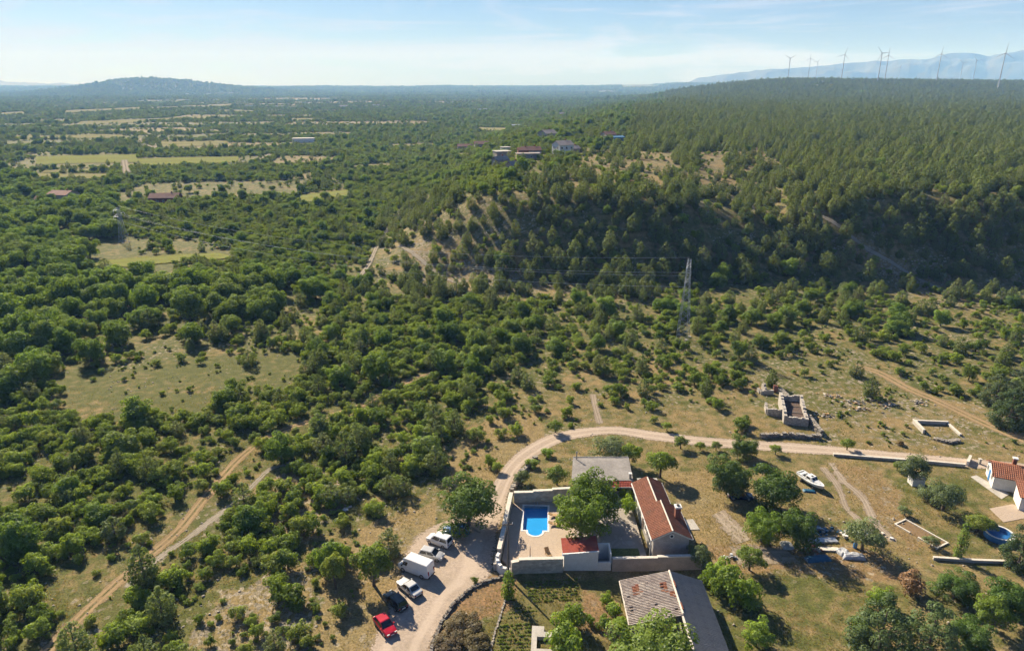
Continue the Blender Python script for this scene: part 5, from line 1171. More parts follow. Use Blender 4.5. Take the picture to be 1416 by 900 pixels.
house('village_house', 'long grey-blue roofed shed at the upper left of the village', 718, 177, 8, 22, 4, 3, 'village_wall', 'steel', pitch=.3)
house('village_house', 'brown-roofed house among trees left of the village', 667, 205, 8, 14, 4, 6, 'village_stone', 'village_roof')
house('village_house', 'lone reddish-roofed house farther left among the trees', 643, 208, 8, 14, 4, 6, 'village_stone', 'village_roof')
house('village_house', 'pale farmhouse at the top end of the village road', 667, 154, 14, 26, 7, 15, 'white_wall', 'concrete', flat=True)
house('village_house', 'white gabled house high above the village near the forest', 757, 161, 10, 14, 5, 30, 'white_wall', 'village_roof_grey')
house('village_house', 'small pink house right of the high gabled house', 777, 160, 9, 11, 4, 20, 'village_wall', 'village_roof_grey')
house('farmhouse', 'square two-storey farmhouse with red roof alone on the plain', 90, 284, 11, 13, 7.2, -8, 'village_stone', 'village_roof', pitch=.35, group=None)
house('farmhouse', 'low red-roofed farm building half hidden in trees on the plain', 230, 280, 9, 17, 3.6, 6, 'brick_red', 'village_roof', group=None)
house('farmhouse', 'small red-roofed house at the far left beside the farmhouse', 62, 281, 6, 8, 3.2, 10, 'village_wall', 'village_roof', group=None)
house('farm_building', 'pale warehouse on the plain left of the village', 420, 197, 14, 26, 5, 10, 'white_wall', 'concrete', flat=True, wins=False, cat='building', group=None)
for k, (x, y, s, lb) in enumerate([(345, 148, 22, 'tiny white building on the far plain beyond the fields'), (475, 150, 26, 'tiny pale building in the centre of the far plain'), (520, 147, 24, 'tiny white building right of centre on the far plain'), (1135, 116, 20, 'tiny white building on the ridge flank under the turbines'), (1340, 118, 16, 'pale little building on the ridge near the right edge'), (760, 126, 30, 'pale far buildings on the low ridge at the horizon'), (905, 131, 16, 'tiny pink house at the far forest edge')]):
    house('farm_building', lb, x, y, s * .6, s, 6, 10 * k, 'white_wall', 'village_roof_grey', flat=k % 2 == 0, wins=False, cat='building', group=None, chim=False)

# ------------------------------------------------------------------ plants: crown, trunk and joined variants
def quads(rg, P, N, size, asp=.72):
    n = len(P); N = N / np.linalg.norm(N, axis=1, keepdims=True)
    a = rg.normal(size=(n, 3)); Tn = np.cross(N, a); Tn /= np.linalg.norm(Tn, axis=1, keepdims=True) + 1e-9; Bn = np.cross(N, Tn)
    s = (size * rg.uniform(.55, 1.25, (n, 1))) * .5; u = Tn * s; v = Bn * s * asp
    Vq = np.stack([P - u - v * .55, P + u * .1 - v, P + u + v * .35, P - u * .2 + v], 1).reshape(-1, 3)
    return Vq, np.arange(4 * n).reshape(-1, 4)
def lobed(rg, lobes, n, size, inner=.14, up=.25, jit=.55):
    lobes = np.asarray(lobes, float); ar = (lobes[:, 3] * lobes[:, 4] + lobes[:, 5] ** 2); k = rg.choice(len(lobes), n, p=ar / ar.sum())
    d = rg.normal(size=(n, 3)); d /= np.linalg.norm(d, axis=1, keepdims=True); d[:, 2] = np.where((d[:, 2] < -.35) & (rg.random(n) < .7), -d[:, 2], d[:, 2])
    r = np.where(rg.random(n) < inner, rg.uniform(.3, .85, n), rg.uniform(.88, 1.06, n))[:, None]
    P = lobes[k, :3] + d * r * lobes[k, 3:6]
    N = d * .75 + rg.normal(size=(n, 3)) * jit * .6 + np.array([0, 0, up]); Vq, Fq = quads(rg, P, N, size)
    cen = np.array([0, 0, P[:, 2].mean()]); o_ = d * .55 + (P - cen) / np.linalg.norm(P - cen, axis=1, keepdims=True) * .45; o_ /= np.linalg.norm(o_, axis=1, keepdims=True)
    return Vq, Fq, np.repeat(o_, 4, 0)
def wood(trunk_pts, rad, limbs, n=7):
    b = B(); b.path(trunk_pts, rad, n)
    for p, q, r0, r1 in limbs:
        m_ = Vector(p).lerp(Vector(q), .5) + Vector((0, 0, -.06 * (Vector(q) - Vector(p)).length)); b.path([p, m_, q], [r0, (r0 + r1) / 2, r1], 5)
    return b
def rawmesh(name, b, mat):
    me = bpy.data.meshes.new(name); me.from_pydata(b.v, [], b.f); me.materials.append(MATS[mat]); me.update(); return me
def joined(name, Vc, Fc, b, cm_, tm_, On):
    Vt = np.array(b.v, float); quad = [f for f in b.f if len(f) == 4]; F_ = np.concatenate([Fc, np.array(quad, int) + len(Vc)])
    return npmesh(name, np.concatenate([Vc, Vt]), F_, [cm_, tm_], np.concatenate([np.zeros(len(Fc), int), np.ones(len(quad), int)]), np.concatenate([On, np.tile([0, 0, 1.0], (len(Vt), 1))]))
KIND = {}
def add_variant(kind, Vc, Fc, b, cmat, On):
    KIND.setdefault(kind, []).append(dict(crown=npmesh(kind + '_crown', Vc, Fc, [cmat], None, On), trunk=rawmesh(kind + '_trunk', b, 'bark'), whole=joined(kind, Vc, Fc, b, cmat, 'bark', On), dia=2 * float(np.percentile(np.linalg.norm(Vc[:, :2], axis=1), 97)), h=float(Vc[:, 2].max())))
def broadleaf(seed, Rc, Ht, nl, nleaf, leaf, cmat, kind, zlow=.22, lobe=(.30, .46)):
    rg = np.random.default_rng(seed); lobes = []; cz = Ht * (zlow + 1) / 2; rz2 = Ht * (1 - zlow) / 2
    for k in range(nl):
        d = rg.normal(size=3); d /= np.linalg.norm(d); d[2] = (abs(d[2]) * 1.0 - .35 if rg.random() < .8 else d[2]) if zlow > .1 else rg.uniform(-1.0, .95)
        lr = Rc * rg.uniform(*lobe); f = rg.uniform(.55, .8); sq = rg.uniform(.7, .95)
        lobes.append((d[0] * Rc * f * rg.uniform(.8, 1.15), d[1] * Rc * f * rg.uniform(.8, 1.15), cz + d[2] * rz2 * f, lr, lr, lr * sq))
    lobes.append((0, 0, cz, Rc * .55, Rc * .55, rz2 * .6))
    Vc, Fc, On = lobed(rg, lobes, nleaf, leaf)
    tz = Ht * (zlow + .25); lean = rg.uniform(-.05, .05, 2) * Ht; fork = (lean[0], lean[1], tz); limbs = [(fork, (lo[0] * .85, lo[1] * .85, lo[2]), .035 * Rc * .9, .02) for lo in lobes[:min(nl, 9)]]
    b = wood([(0, 0, -.2), (lean[0] * .4, lean[1] * .4, tz * .5), fork], [.075 * Rc * .9 + .04, .055 * Rc * .9 + .03, .045 * Rc * .9 + .02], limbs); add_variant(kind, Vc, Fc, b, cmat, On)
def pine(seed, Rc, Ht, nleaf, leaf, cmat='needle_pine', kind='pine_tree', z0=.08, pw=.62):
    rg = np.random.default_rng(seed); lobes = []; limbs = []
    for lv in range(7):
        tt = lv / 6.5; z = Ht * (z0 + (1 - z0) * tt); rr_ = Rc * (.72 + .28 * min(1, tt * 3.5)) * max(0, 1 - (tt * .93) ** 2.2) ** pw * rg.uniform(.82, 1.12); k = max(3, int(8 * (1 - .75 * tt) + 1.5))
        for i in range(k):
            a = 2 * math.pi * (i + rg.uniform(-.3, .3)) / k + lv; lr = max(.36, Rc * .31 * (1 - .35 * tt)) * rg.uniform(.8, 1.2); f = max(0, rr_ - lr * .7) * rg.uniform(.75, 1.1)
            lobes.append((f * math.cos(a), f * math.sin(a), z + rg.uniform(-.15, .2), lr, lr, lr * .85))
            if lv < 5 and i % 2 == 0: limbs.append(((0, 0, z - .3), (f * math.cos(a), f * math.sin(a), z), .06, .025))
    lobes.append((0, 0, Ht * .97, Rc * .16, Rc * .16, Rc * .3))
    Vc, Fc, On = lobed(rg, lobes, nleaf, leaf, .16, .30, .6)
    b = wood([(0, 0, -.2), (rg.uniform(-.1, .1), rg.uniform(-.1, .1), Ht * .45), (0, 0, Ht * .93)], [.17, .11, .04], limbs); add_variant(kind, Vc, Fc, b, cmat, On)
for s in range(5): broadleaf(100 + s, 1.75, 2.4 + .3 * (s % 3), 20 + 2 * s, 1900, .25, 'leaf_bush', 'bush', .05, (.20, .40))
for s in range(4): broadleaf(200 + s, 4.3, 7.2 + .6 * (s % 3), 44 + 3 * s, 5600, .44, 'leaf_oak', 'broadleaf_tree', .0, (.17, .34))
for s in range(5): pine(300 + s, 2.5 + .15 * (s % 2), 5.6 + .5 * (s % 3), 2600, .34)
for s in range(2): broadleaf(400 + s, 2.9, 5.0, 34, 6000, .20, 'leaf_olive', 'olive_tree', .12, (.16, .34))
for s in range(3): broadleaf(500 + s, 3.6, 6.2, 54, 11000, .24, 'leaf_tree', 'garden_tree', .07, (.15, .32))
for s in range(3): broadleaf(580 + s, 3.6, 6.2, 54, 13000, .24, 'leaf_dark', 'shade_tree', .06, (.15, .32))
for s in range(2): broadleaf(520 + s, 2.0, 4.2, 26, 3800, .20, 'leaf_bush', 'small_tree', .18, (.17, .34))
for s in range(2): broadleaf(540 + s, 1.5, 2.1, 24, 3000, .17, 'leaf_bright', 'garden_bush', .04, (.18, .36))
broadleaf(560, 1.4, 1.9, 9, 1500, .2, 'leaf_dead', 'dead_bush', .05)
broadleaf(561, 1.6, 1.5, 40, 5200, .13, 'leaf_withered', 'withered_weeds', .02, (.12, .26))
pine(570, 3.0, 8.6, 9500, .24, 'needle_dark', 'conifer', .04, .62); pine(571, .75, 4.4, 1500, .2, 'leaf_oak', 'cypress', .03, .5); pine(572, .8, 3.6, 1400, .2, 'leaf_bright', 'shrub', .02, .35)
def plant(kind, vi, x, y, dia, hsc=1.0, rot=None, label=None, cat=None, group=None, split=False, name=None, z=None):
    v = KIND[kind][vi % len(KIND[kind])]; s = dia / v['dia']; zz = (D(x, y) if z is None else z) - .03; rot = rng.uniform(0, 6.28) if rot is None else rot
    nm = name or kind
    if split:
        r = thing(nm, label, cat, (x, y, zz), rot, group); r.scale = (s, s, s * hsc)
        link('trunk', v['trunk'], r); link('crown', v['crown'], r); return r
    o = link(nm, v['whole'], None, (x, y, zz), rot); o.scale = (s, s, s * hsc); return tag(o, label, cat, group)
HERO = []
def hero(kind, vi, px, py, dia, label, cat='tree', hs=1.0, name=None, z=0.0):
    p = G(px, py); HERO.append((p.x, p.y, dia)); nm = name
    return plant(kind, vi, p.x, p.y, dia, hs, None, label, cat, None, True, nm, z)
hero('shade_tree', 0, 648, 726, 10.0, 'big dark green spreading tree shading the blue car at the parking', hs=.86, name='broad_tree')
hero('garden_tree', 1, 823, 724, 9.0, 'rear one of the two big green trees in the yard', hs=1.0, name='yard_tree', z=ZT)
hero('garden_tree', 2, 803, 750, 8.6, 'front one of the two big green trees in the yard, overhanging the hut', hs=.98, name='yard_tree', z=ZT)
hero('small_tree', 0, 517, 809, 6.0, 'thin-stemmed tree leaning over the black estate car', hs=1.15, name='thin_tree')
hero('small_tree', 1, 465, 814, 3.8, 'slender tree with bare lower stems left of the thin-stemmed tree', hs=1.5, name='thin_tree')
hero('olive_tree', 0, 966, 783, 4.4, 'grey-green tree at the gable corner of the tiled house', hs=1.0)
hero('olive_tree', 1, 842, 640, 7.2, 'wide grey-green bush tree behind the flat-roofed building', hs=.8)
hero('small_tree', 0, 870, 645, 5.0, 'dark green tree right behind the flat roof corner')
hero('small_tree', 1, 912, 660, 5.6, 'dark rounded tree behind the tiled house', hs=.95)
hero('small_tree', 0, 770, 670, 4.8, 'rounded bush tree beside the stone wall north of the pool', hs=.75)
hero('olive_tree', 0, 722, 668, 3.4, 'wispy grey shrub on the dry-stone wall by the road', 'shrub', .8, 'grey_shrub')
hero('garden_bush', 0, 735, 645, 2.8, 'green shrub where the road bends north of the pool', 'shrub', .7, 'road_shrub')
hero('garden_bush', 0, 757, 630, 2.8, 'low green shrub above the road bend behind rounded bush tree', 'shrub', .7, 'road_shrub')
hero('small_tree', 1, 688, 652, 2.3, 'small lollipop tree at the road edge with a bare stem', hs=.8, name='sapling')
hero('small_tree', 0, 768, 598, 3.4, 'small tree on the inside of the road bend casting a shadow', hs=.8, name='sapling')
hero('garden_bush', 0, 868, 712, 3.0, 'bright green vine thicket against the house front', 'vine', 1.2, 'grape_vine', ZT); hero('garden_bush', 1, 865, 694, 2.4, 'bright green vine thicket near the flat-roofed building corner', 'vine', 1.2, 'grape_vine', ZT)
hero('shade_tree', 1, 1006, 683, 7.4, 'dark tree beside the navy car, left of the pair', hs=1.0, name='dark_tree')
hero('shade_tree', 0, 1068, 704, 9.0, 'large dark tree right of the navy car', hs=.85, name='dark_tree')
hero('shade_tree', 2, 1028, 632, 5.2, 'round dark tree beside the road below the ruin', hs=.85, name='dark_tree')
hero('shade_tree', 2, 1100, 756, 6.0, 'tall green tree above the tarpaulin heaps', hs=1.15, name='yard_tree'); hero('garden_tree', 2, 1053, 748, 5.6, 'green tree left of the tall one above the tarpaulins', hs=1.0, name='yard_tree')
hero('small_tree', 0, 1036, 788, 4.6, 'light open tree standing in front of the pale rubble pad', hs=.85, name='open_tree')
hero('garden_bush', 0, 1002, 818, 5.0, 'bright green bush beside the barn, near the light open tree', 'bush', 1.3, 'green_bush'); hero('garden_bush', 1, 1028, 838, 4.8, 'bright green rounded bush right of the barn', 'bush', 1.3, 'green_bush'); hero('garden_bush', 1, 985, 810, 3.6, 'dark green bush squeezed against the barn corner', 'bush', 1.3, 'green_bush')
hero('garden_bush', 0, 1045, 893, 4.2, 'glossy round bush low on the grass right of the barn', 'bush', 1.1, 'round_bush')
hero('garden_tree', 2, 905, 945, 11.0, 'huge round tree in front of the barn at the frame bottom', hs=.78, name='broad_tree')
hero('garden_bush', 0, 780, 912, 5.6, 'rounded bush right of the concrete cistern', 'bush', 1.2, 'round_bush'); hero('garden_bush', 1, 790, 868, 3.8, 'bright bush behind the rounded bush in the garden', 'bush', 1.2, 'green_bush')
for k, (x, y, d_, lb) in enumerate([(838, 835, 2.0, 'uppermost leafy plant along the garden path by the barn'), (848, 850, 2.4, 'middle leafy plant along the garden path by the barn'), (835, 868, 2.2, 'small leafy plant beside the garden path stones'), (858, 872, 2.6, 'leafy plant at the near corner of the barn'), (815, 862, 1.6, 'little leafy plant on the garden soil patch')]): hero('garden_bush', k, x, y, d_, lb, 'plant', 1.1, 'garden_plant')
for k, (x, y, d_, lb) in enumerate([(640, 868, 5.0, 'brown withered weed thicket in the garden corner by the road'), (622, 892, 4.6, 'brown withered weeds at the foot of the curving stone wall'), (656, 892, 4.4, 'brown withered weeds beside the line of stones')]): hero('withered_weeds', 0, x, y, d_, lb, 'weeds', .5)
hero('shrub', 0, 703, 826, 2.1, 'narrow bright green shrub at the foot of the utility pole', 'shrub', 1.0, 'narrow_shrub')
hero('bush', 1, 657, 805, 1.2, 'small dark shrub at the edge of the gravel parking', 'shrub', 1, 'road_shrub')
hero('olive_tree', 0, 1262, 668, 6.4, 'olive tree sheltering the small shed'); hero('olive_tree', 1, 1303, 705, 6.6, 'wide olive tree in the middle of the right meadow', hs=.85); hero('olive_tree', 0, 1250, 712, 2.4, 'young olive shrub left of the wide olive tree', hs=.8)
hero('olive_tree', 1, 1278, 690, 3.2, 'small olive tree between the shed and the wide olive', hs=.8)
hero('olive_tree', 1, 1192, 760, 6.2, 'spiky grey-green tree growing out of the pale rubble heap', hs=.85); hero('small_tree', 1, 1350, 735, 5.0, 'bright green spreading shrub tree left of the round pool', hs=.6, name='shrub_tree')
hero('olive_tree', 0, 1287, 755, 2.6, 'small grey-green shrub growing in the raised bed', 'shrub', .8); hero('cypress', 0, 1325, 772, 1.7, 'slim young cypress below the raised bed', hs=1.3)
hero('conifer', 0, 1406, 785, 5.2, 'tall dark conifer at the right edge beside the round pool', hs=1.05); hero('conifer', 0, 1212, 912, 8.0, 'huge dark conifer at the bottom right', hs=.85); hero('conifer', 0, 1278, 918, 7.4, 'second dark conifer right of the huge one at the bottom', hs=.85)
hero('dead_bush', 0, 1258, 820, 4.0, 'brown dead bush above the dark conifers', 'bush', 1.2); hero('dead_bush', 0, 1245, 640 - 25, 1.8, 'rust-brown dry bush beside the road near the enclosure', 'bush', .8)
hero('shade_tree', 0, 1318, 826, 5.8, 'broad green bush below the raised bed wall', 'bush', .7, 'broad_bush'); hero('small_tree', 0, 1368, 868, 5.4, 'bushy tree right of the conifers at the lower right', hs=.9, name='shrub_tree'); hero('shade_tree', 2, 1338, 895, 5.4, 'broad bush between the conifers and bushy tree', 'bush', .8, 'broad_bush')
hero('shade_tree', 1, 1395, 852, 6.2, 'dark bush tree against the lower right edge', hs=.9, name='shrub_tree'); hero('garden_bush', 0, 1215, 838, 3.6, 'light green bush left of the brown dead bush', 'bush', 1.0, 'green_bush'); hero('garden_bush', 1, 1190, 870, 2.6, 'small light bush left of the huge dark conifer', 'bush', 1.0, 'green_bush')
for k, (x, y, d_) in enumerate([(1375, 560, 7.0), (1392, 590, 8.0), (1412, 560, 8.5), (1425, 590, 7.5)]): hero('conifer', 0, x, y, d_, ['leftmost pine of the dark clump at the right edge', 'nearest pine of the dark clump above the right road', 'rear pine of the dark clump at the right edge', 'outermost pine of the dark clump at the right edge'][k], 'tree', .75, 'pine')
for k, (x, y, d_, lb) in enumerate([(922, 595, 2.4, 'slim tree just above the road east of the bend'), (941, 620, 3.2, 'leafy young tree below the road behind the house'), (968, 622, 2.2, 'first young tree of the roadside row after the leafy one'), (990, 622, 2.2, 'second young tree of the roadside row'), (1072, 628, 2.6, 'young tree at the road opposite the ruin wall'), (1171, 622, 3.0, 'small round tree behind the low white wall'), (1215, 556, 2.0, 'lone sapling on the stony field above the enclosure'), (1240, 640 + 10, 2.0, 'low dark bush right below the low white wall')]): hero('small_tree', k, x, y, d_, lb, 'tree', .8, 'young_tree')

# ------------------------------------------------------------------ scatter over the plan
NOGO = [wpoly([(640, 700), (690, 650), (790, 600), (1000, 600), (1440, 640), (1440, 905), (520, 905), (560, 760)]), wpoly([(1045, 535), (1140, 540), (1150, 615), (1040, 610)]), wpoly([(1255, 578), (1335, 582), (1345, 615), (1265, 612)])]
segs = []
for P, w in TRACKS:
    for a, b_ in zip(P[:-1], P[1:]): segs.append((a.x, a.y, b_.x, b_.y, w / 2))
cl = [(T(*a) + T(*b_)) / 2 for a, b_ in MAIN]; wd_ = [(T(*a) - T(*b_)).length / 2 for a, b_ in MAIN]
for i in range(len(cl) - 1): segs.append((cl[i].x, cl[i].y, cl[i + 1].x, cl[i + 1].y, max(wd_[i], wd_[i + 1])))
hobj = [(o.location.x, o.location.y, 6 if 'village' in o.name or 'farm' in o.name else 3) for o in bpy.data.objects if o.type == 'EMPTY' and o.parent is None and o.get('category') in ('house', 'building', 'pylon')]
def blocked(x, y, r):
    bad = np.zeros(len(x), bool)
    for p in NOGO: bad |= inpoly(x, y, p)
    for x0, y0, x1, y1, w in segs:
        dx, dy = x1 - x0, y1 - y0; t_ = np.clip(((x - x0) * dx + (y - y0) * dy) / (dx * dx + dy * dy), 0, 1)
        bad |= np.hypot(x - x0 - t_ * dx, y - y0 - t_ * dy) < w + r * .42
    for f in FIELDS: bad |= inpoly(x, y, f)
    for hx, hy, hr in hobj: bad |= (np.hypot(x - hx, (y - hy + hr * .35) * .55) < hr * .8 + r * .5)
    for hx, hy, hd in HERO: bad |= np.hypot(x - hx, y - hy) < (hd + r) * .4
    return bad
REC = {5: (5.2, .93, [('broadleaf_tree', .72, 4.6, 9.5), ('bush', .28, 2.4, 4.6)]), 4: (2.35, .90, [('bush', .92, 1.5, 4.0), ('broadleaf_tree', .03, 4.2, 6.5), ('pine_tree', .05, 3, 4.5)]),
 3: (2.9, .60, [('bush', .85, 1.3, 3.8), ('pine_tree', .11, 2.8, 4.8), ('broadleaf_tree', .05, 4.5, 6.5)]), 2: (3.1, .34, [('bush', .9, 1.0, 3.2), ('pine_tree', .1, 2.5, 4.2)]), 1: (4.2, .13, [('bush', 1.0, 1.0, 2.6)]),
 8: (3.9, .80, [('pine_tree', .84, 2.3, 6.2), ('bush', .13, 2, 4.2), ('broadleaf_tree', .03, 4, 6.5)]), 7: (4.0, .62, [('pine_tree', .66, 2.4, 5.4), ('bush', .30, 2, 4)]), 6: (4.0, .52, [('pine_tree', .5, 3, 5.2), ('bush', .5, 1.5, 3.5)]), 9: (5.5, .10, [('bush', 1, 1.0, 2.2)])}
PLANTS = {'bush': [], 'broadleaf_tree': [], 'pine_tree': []}
def scatter(y0, y1, lod):
    for c_, (cell, prob, mix) in REC.items():
        cs = cell * lod; xm = .80 * y1 + 14
        gx, gy = np.meshgrid(np.arange(-xm, xm, cs), np.arange(y0, y1, cs)); gx = gx.ravel() + rng.uniform(-.46, .46, gx.size) * cs; gy = gy.ravel() + rng.uniform(-.46, .46, gy.size) * cs
        k = np.abs(gx) < .80 * gy + 14; gx, gy = gx[k], gy[k]; gz = hgt(gx, gy)
        wob_ = 6 * lod ** .5; qx, qy, dp = proj(gx + (fbm(gx / 9 / lod, gy / 9 / lod, 51, 2) - .5) * wob_ * 2, gy + (fbm(gx / 9 / lod, gy / 9 / lod, 57, 2) - .5) * wob_ * 2, gz)
        k = cls(qx, qy) == c_; gx, gy, gz, dp = gx[k], gy[k], gz[k], dp[k]
        clump = fbm(gx / (11 * lod), gy / (11 * lod), 61, 3); pr = np.clip(prob + (clump - .5) * 2.4 * min(prob, 1 - prob) * 1.6, 0, 1)
        if 600 < y0 < 5000: pr = pr * np.where(c_ in (3, 4), np.clip(.25 + 1.9 * fbm(gx / 160, gy / 90, 71, 3) - .15, .25, 1.0), 1)
        k = rng.random(len(gx)) < pr; gx, gy, gz, dp = gx[k], gy[k], gz[k], dp[k]
        kk = rng.choice(len(mix), len(gx), p=np.array([q[1] for q in mix]) / sum(q[1] for q in mix)); u = rng.random(len(gx)) ** 1.3
        lo_ = np.array([q[2] for q in mix])[kk]; hi_ = np.array([q[3] for q in mix])[kk]; sz = (lo_ + (hi_ - lo_) * u) * (lod ** .72)
        k = ~blocked(gx, gy, sz / 2) & ((mosaic(gx, gy) == 0) | (rng.random(len(gx)) < .06))
        for i in np.nonzero(k)[0]: PLANTS[mix[kk[i]][0]].append((gx[i], gy[i], gz[i], sz[i], dp[i]))
for y0, y1, lod in ((50, 330, 1.0), (330, 700, 1.12), (700, 1400, 1.45), (1400, 2800, 2.0), (2800, 5500, 3.2), (5500, 11000, 6.5)): scatter(y0, y1, lod)

LAND = [((533, 862), 'the red hatchback'), ((566, 810), 'the silver saloon'), ((575, 780), 'the white van'), ((645, 700), 'the big parking tree'), ((478, 704), 'the boards lying in the scrub'), ((408, 872), 'the grey stone heap'), ((690, 650), 'the lollipop sapling'),
 ((800, 595), 'the road bend'), ((1090, 575), 'the roofless ruin'), ((1295, 597), 'the weedy enclosure'), ((1390, 560), 'the dark pine clump'), ((947, 450), 'the lattice pylon'), ((824, 560), 'the stony path'), ((335, 635), 'the dirt track bend'), ((210, 775), 'the lower dirt track'),
 ((110, 850), 'the track end at the bottom'), ((560, 530), 'the upper dirt track end'), ((240, 530), 'the grassy clearing'), ((430, 465), 'the small tan clearing'), ((170, 320), 'the distant pylon'), ((90, 275), 'the square farmhouse'), ((230, 275), 'the low red-roofed farm'), ((200, 360), 'the long green field'),
 ((445, 275), 'the pale green field'), ((500, 380), 'the pale track on the hill foot'), ((545, 310), 'the upper pale track'), ((610, 370), 'the stony hill spur'), ((700, 220), 'the village edge'), ((780, 210), 'the white village house'), ((850, 195), 'the peach-walled house'), ((930, 235), 'the tan hilltop clearing'),
 ((1110, 292), 'the top of the diagonal track'), ((1210, 345), 'the middle of the diagonal track'), ((1300, 398), 'the foot of the diagonal track'), ((700, 440), 'the green meadow patch'), ((1250, 470), 'the open stony slope'), ((1380, 420), 'the right frame edge'), ((30, 450), 'the left frame edge'), ((30, 620), 'the lower left frame edge'),
 ((20, 880), 'the bottom left corner'), ((800, 390), 'the dark foot of the pine slope'), ((750, 310), 'the middle of the pine slope'), ((900, 330), 'the pine slope above the pylon'), ((1050, 400), 'the scrub right of the pylon'), ((650, 260), 'the tan patch at the hill crest'), ((350, 430), 'the tall valley trees'), ((130, 430), 'the valley wood'), ((1150, 230), 'the plateau forest'), ((600, 470), 'the valley bottom scrub')]
def region(kind, x, y, z, s):
    px_, py_, _ = [float(q) for q in proj(np.array(x), np.array(y), np.array(z))]
    w = {'bush': 'bush', 'broadleaf_tree': 'broadleaf tree', 'pine_tree': 'pine'}[kind]
    lo, hi = {'bush': (3.2, 4.1), 'broadleaf_tree': (7.5, 9.2), 'pine_tree': (4.6, 5.4)}[kind]
    size_ = 'small' if s < lo else ('large' if s > hi else 'middling')
    (lx, ly), nm = min(LAND, key=lambda q: (q[0][0] - px_) ** 2 + ((q[0][1] - py_) * 1.4) ** 2)
    dx, dy = px_ - lx, (py_ - ly) * 1.4; r = math.hypot(dx, dy)
    if r < 22: where = 'close beside'
    else:
        where = ('to the left of' if dx < 0 else 'to the right of') if abs(dx) > abs(dy) * 1.2 else ('just above' if dy < 0 else 'just below')
        where = where if r < 75 else 'well ' + where.replace('just ', '')
    return f'{size_} {w} {where} {nm}', f'{size_} {w} group {where} {nm}'
CATS = {'bush': 'bush', 'broadleaf_tree': 'tree', 'pine_tree': 'tree'}; PROTO = {}
STUFF = {}
for kind, lst in PLANTS.items():
    A = np.array(lst); qx, qy, dp = proj(A[:, 0], A[:, 1], A[:, 2] + A[:, 3] * .4); size = A[:, 3] / dp * 944
    inv = (qx > 2) & (qx < 1414) & (qy > 60) & (qy < 905); order = np.argsort(-(size * inv + (~inv) * 1e-6)); near, rest = order[:300], order[300:]
    PROTO[kind] = {}
    for j, i in enumerate(near):
        x, y, z, s, _ = A[i]; lb, gr = region(kind, x, y, z, s); vi = int(rng.integers(0, len(KIND[kind])))
        sp_ = (kind != 'bush') and size[i] > 24 and j < 270
        o = plant(kind, vi, x, y, s, rng.uniform(.85, 1.15), None, lb, CATS[kind], gr, sp_, None, z)
        if not sp_: PROTO[kind].setdefault(vi, o)
    STUFF[kind] = A[rest]

# remaining plants: one mass each, instanced from the individuals' meshes
def scatter_mass(name, label, kind, A):
    me = bpy.data.meshes.new(name); me.vertices.add(len(A)); me.vertices.foreach_set('co', (A[:, :3] - np.array([0, 0, .05])).astype(np.float32).ravel())
    vs = [KIND[kind][k]['dia'] for k in sorted(PROTO[kind])]; s = A[:, 3] / np.mean(vs)
    hs = s * rng.uniform(.82, 1.18, len(A)); sv = np.stack([s, s * rng.uniform(.88, 1.12, len(A)), hs], -1).astype(np.float32); rv = np.zeros((len(A), 3), np.float32); rv[:, 2] = rng.uniform(0, 6.28, len(A))
    a = me.attributes.new('sv', 'FLOAT_VECTOR', 'POINT'); a.data.foreach_set('vector', sv.ravel()); a = me.attributes.new('rv', 'FLOAT_VECTOR', 'POINT'); a.data.foreach_set('vector', rv.ravel())
    o = link(name, me); tag(o, label, kind='stuff')
    ng = bpy.data.node_groups.new(name, 'GeometryNodeTree'); ng.interface.new_socket('Geometry', in_out='INPUT', socket_type='NodeSocketGeometry'); ng.interface.new_socket('Geometry', in_out='OUTPUT', socket_type='NodeSocketGeometry')
    gi = ng.nodes.new('NodeGroupInput'); go = ng.nodes.new('NodeGroupOutput'); ip = ng.nodes.new('GeometryNodeInstanceOnPoints'); jn = ng.nodes.new('GeometryNodeJoinGeometry')
    for k in sorted(PROTO[kind]):
        oi = ng.nodes.new('GeometryNodeObjectInfo'); oi.inputs['Object'].default_value = PROTO[kind][k]; oi.inputs['As Instance'].default_value = True; oi.transform_space = 'ORIGINAL'; ng.links.new(oi.outputs['Geometry'], jn.inputs[0])
    mp = ng.nodes.new('GeometryNodeMeshToPoints'); ng.links.new(gi.outputs[0], mp.inputs[0])
    n1 = ng.nodes.new('GeometryNodeInputNamedAttribute'); n1.data_type = 'FLOAT_VECTOR'; n1.inputs['Name'].default_value = 'sv'; n2 = ng.nodes.new('GeometryNodeInputNamedAttribute'); n2.data_type = 'FLOAT_VECTOR'; n2.inputs['Name'].default_value = 'rv'
    rn = ng.nodes.new('FunctionNodeRandomValue'); rn.data_type = 'INT'; rn.inputs[4].default_value = 0; rn.inputs[5].default_value = len(PROTO[kind]) - 1
    er = ng.nodes.new('FunctionNodeEulerToRotation')
    ng.links.new(mp.outputs[0], ip.inputs['Points']); ng.links.new(jn.outputs[0], ip.inputs['Instance']); ip.inputs['Pick Instance'].default_value = True
    ng.links.new(rn.outputs[2], ip.inputs['Instance Index']); ng.links.new(n2.outputs[0], er.inputs[0]); ng.links.new(er.outputs[0], ip.inputs['Rotation']); ng.links.new(n1.outputs[0], ip.inputs['Scale']); ng.links.new(ip.outputs[0], go.inputs[0])
    md = o.modifiers.new('scatter', 'NODES'); md.node_group = ng; return o
scatter_mass('scrub', 'green scrub bushes spreading over the plain and slopes', 'bush', STUFF['bush'])
scatter_mass('broadleaf_woodland', 'broadleaf woodland massed across the plain', 'broadleaf_tree', STUFF['broadleaf_tree'])
scatter_mass('pine_forest', 'dense pine forest covering the plateau and ridge', 'pine_tree', STUFF['pine_tree'])

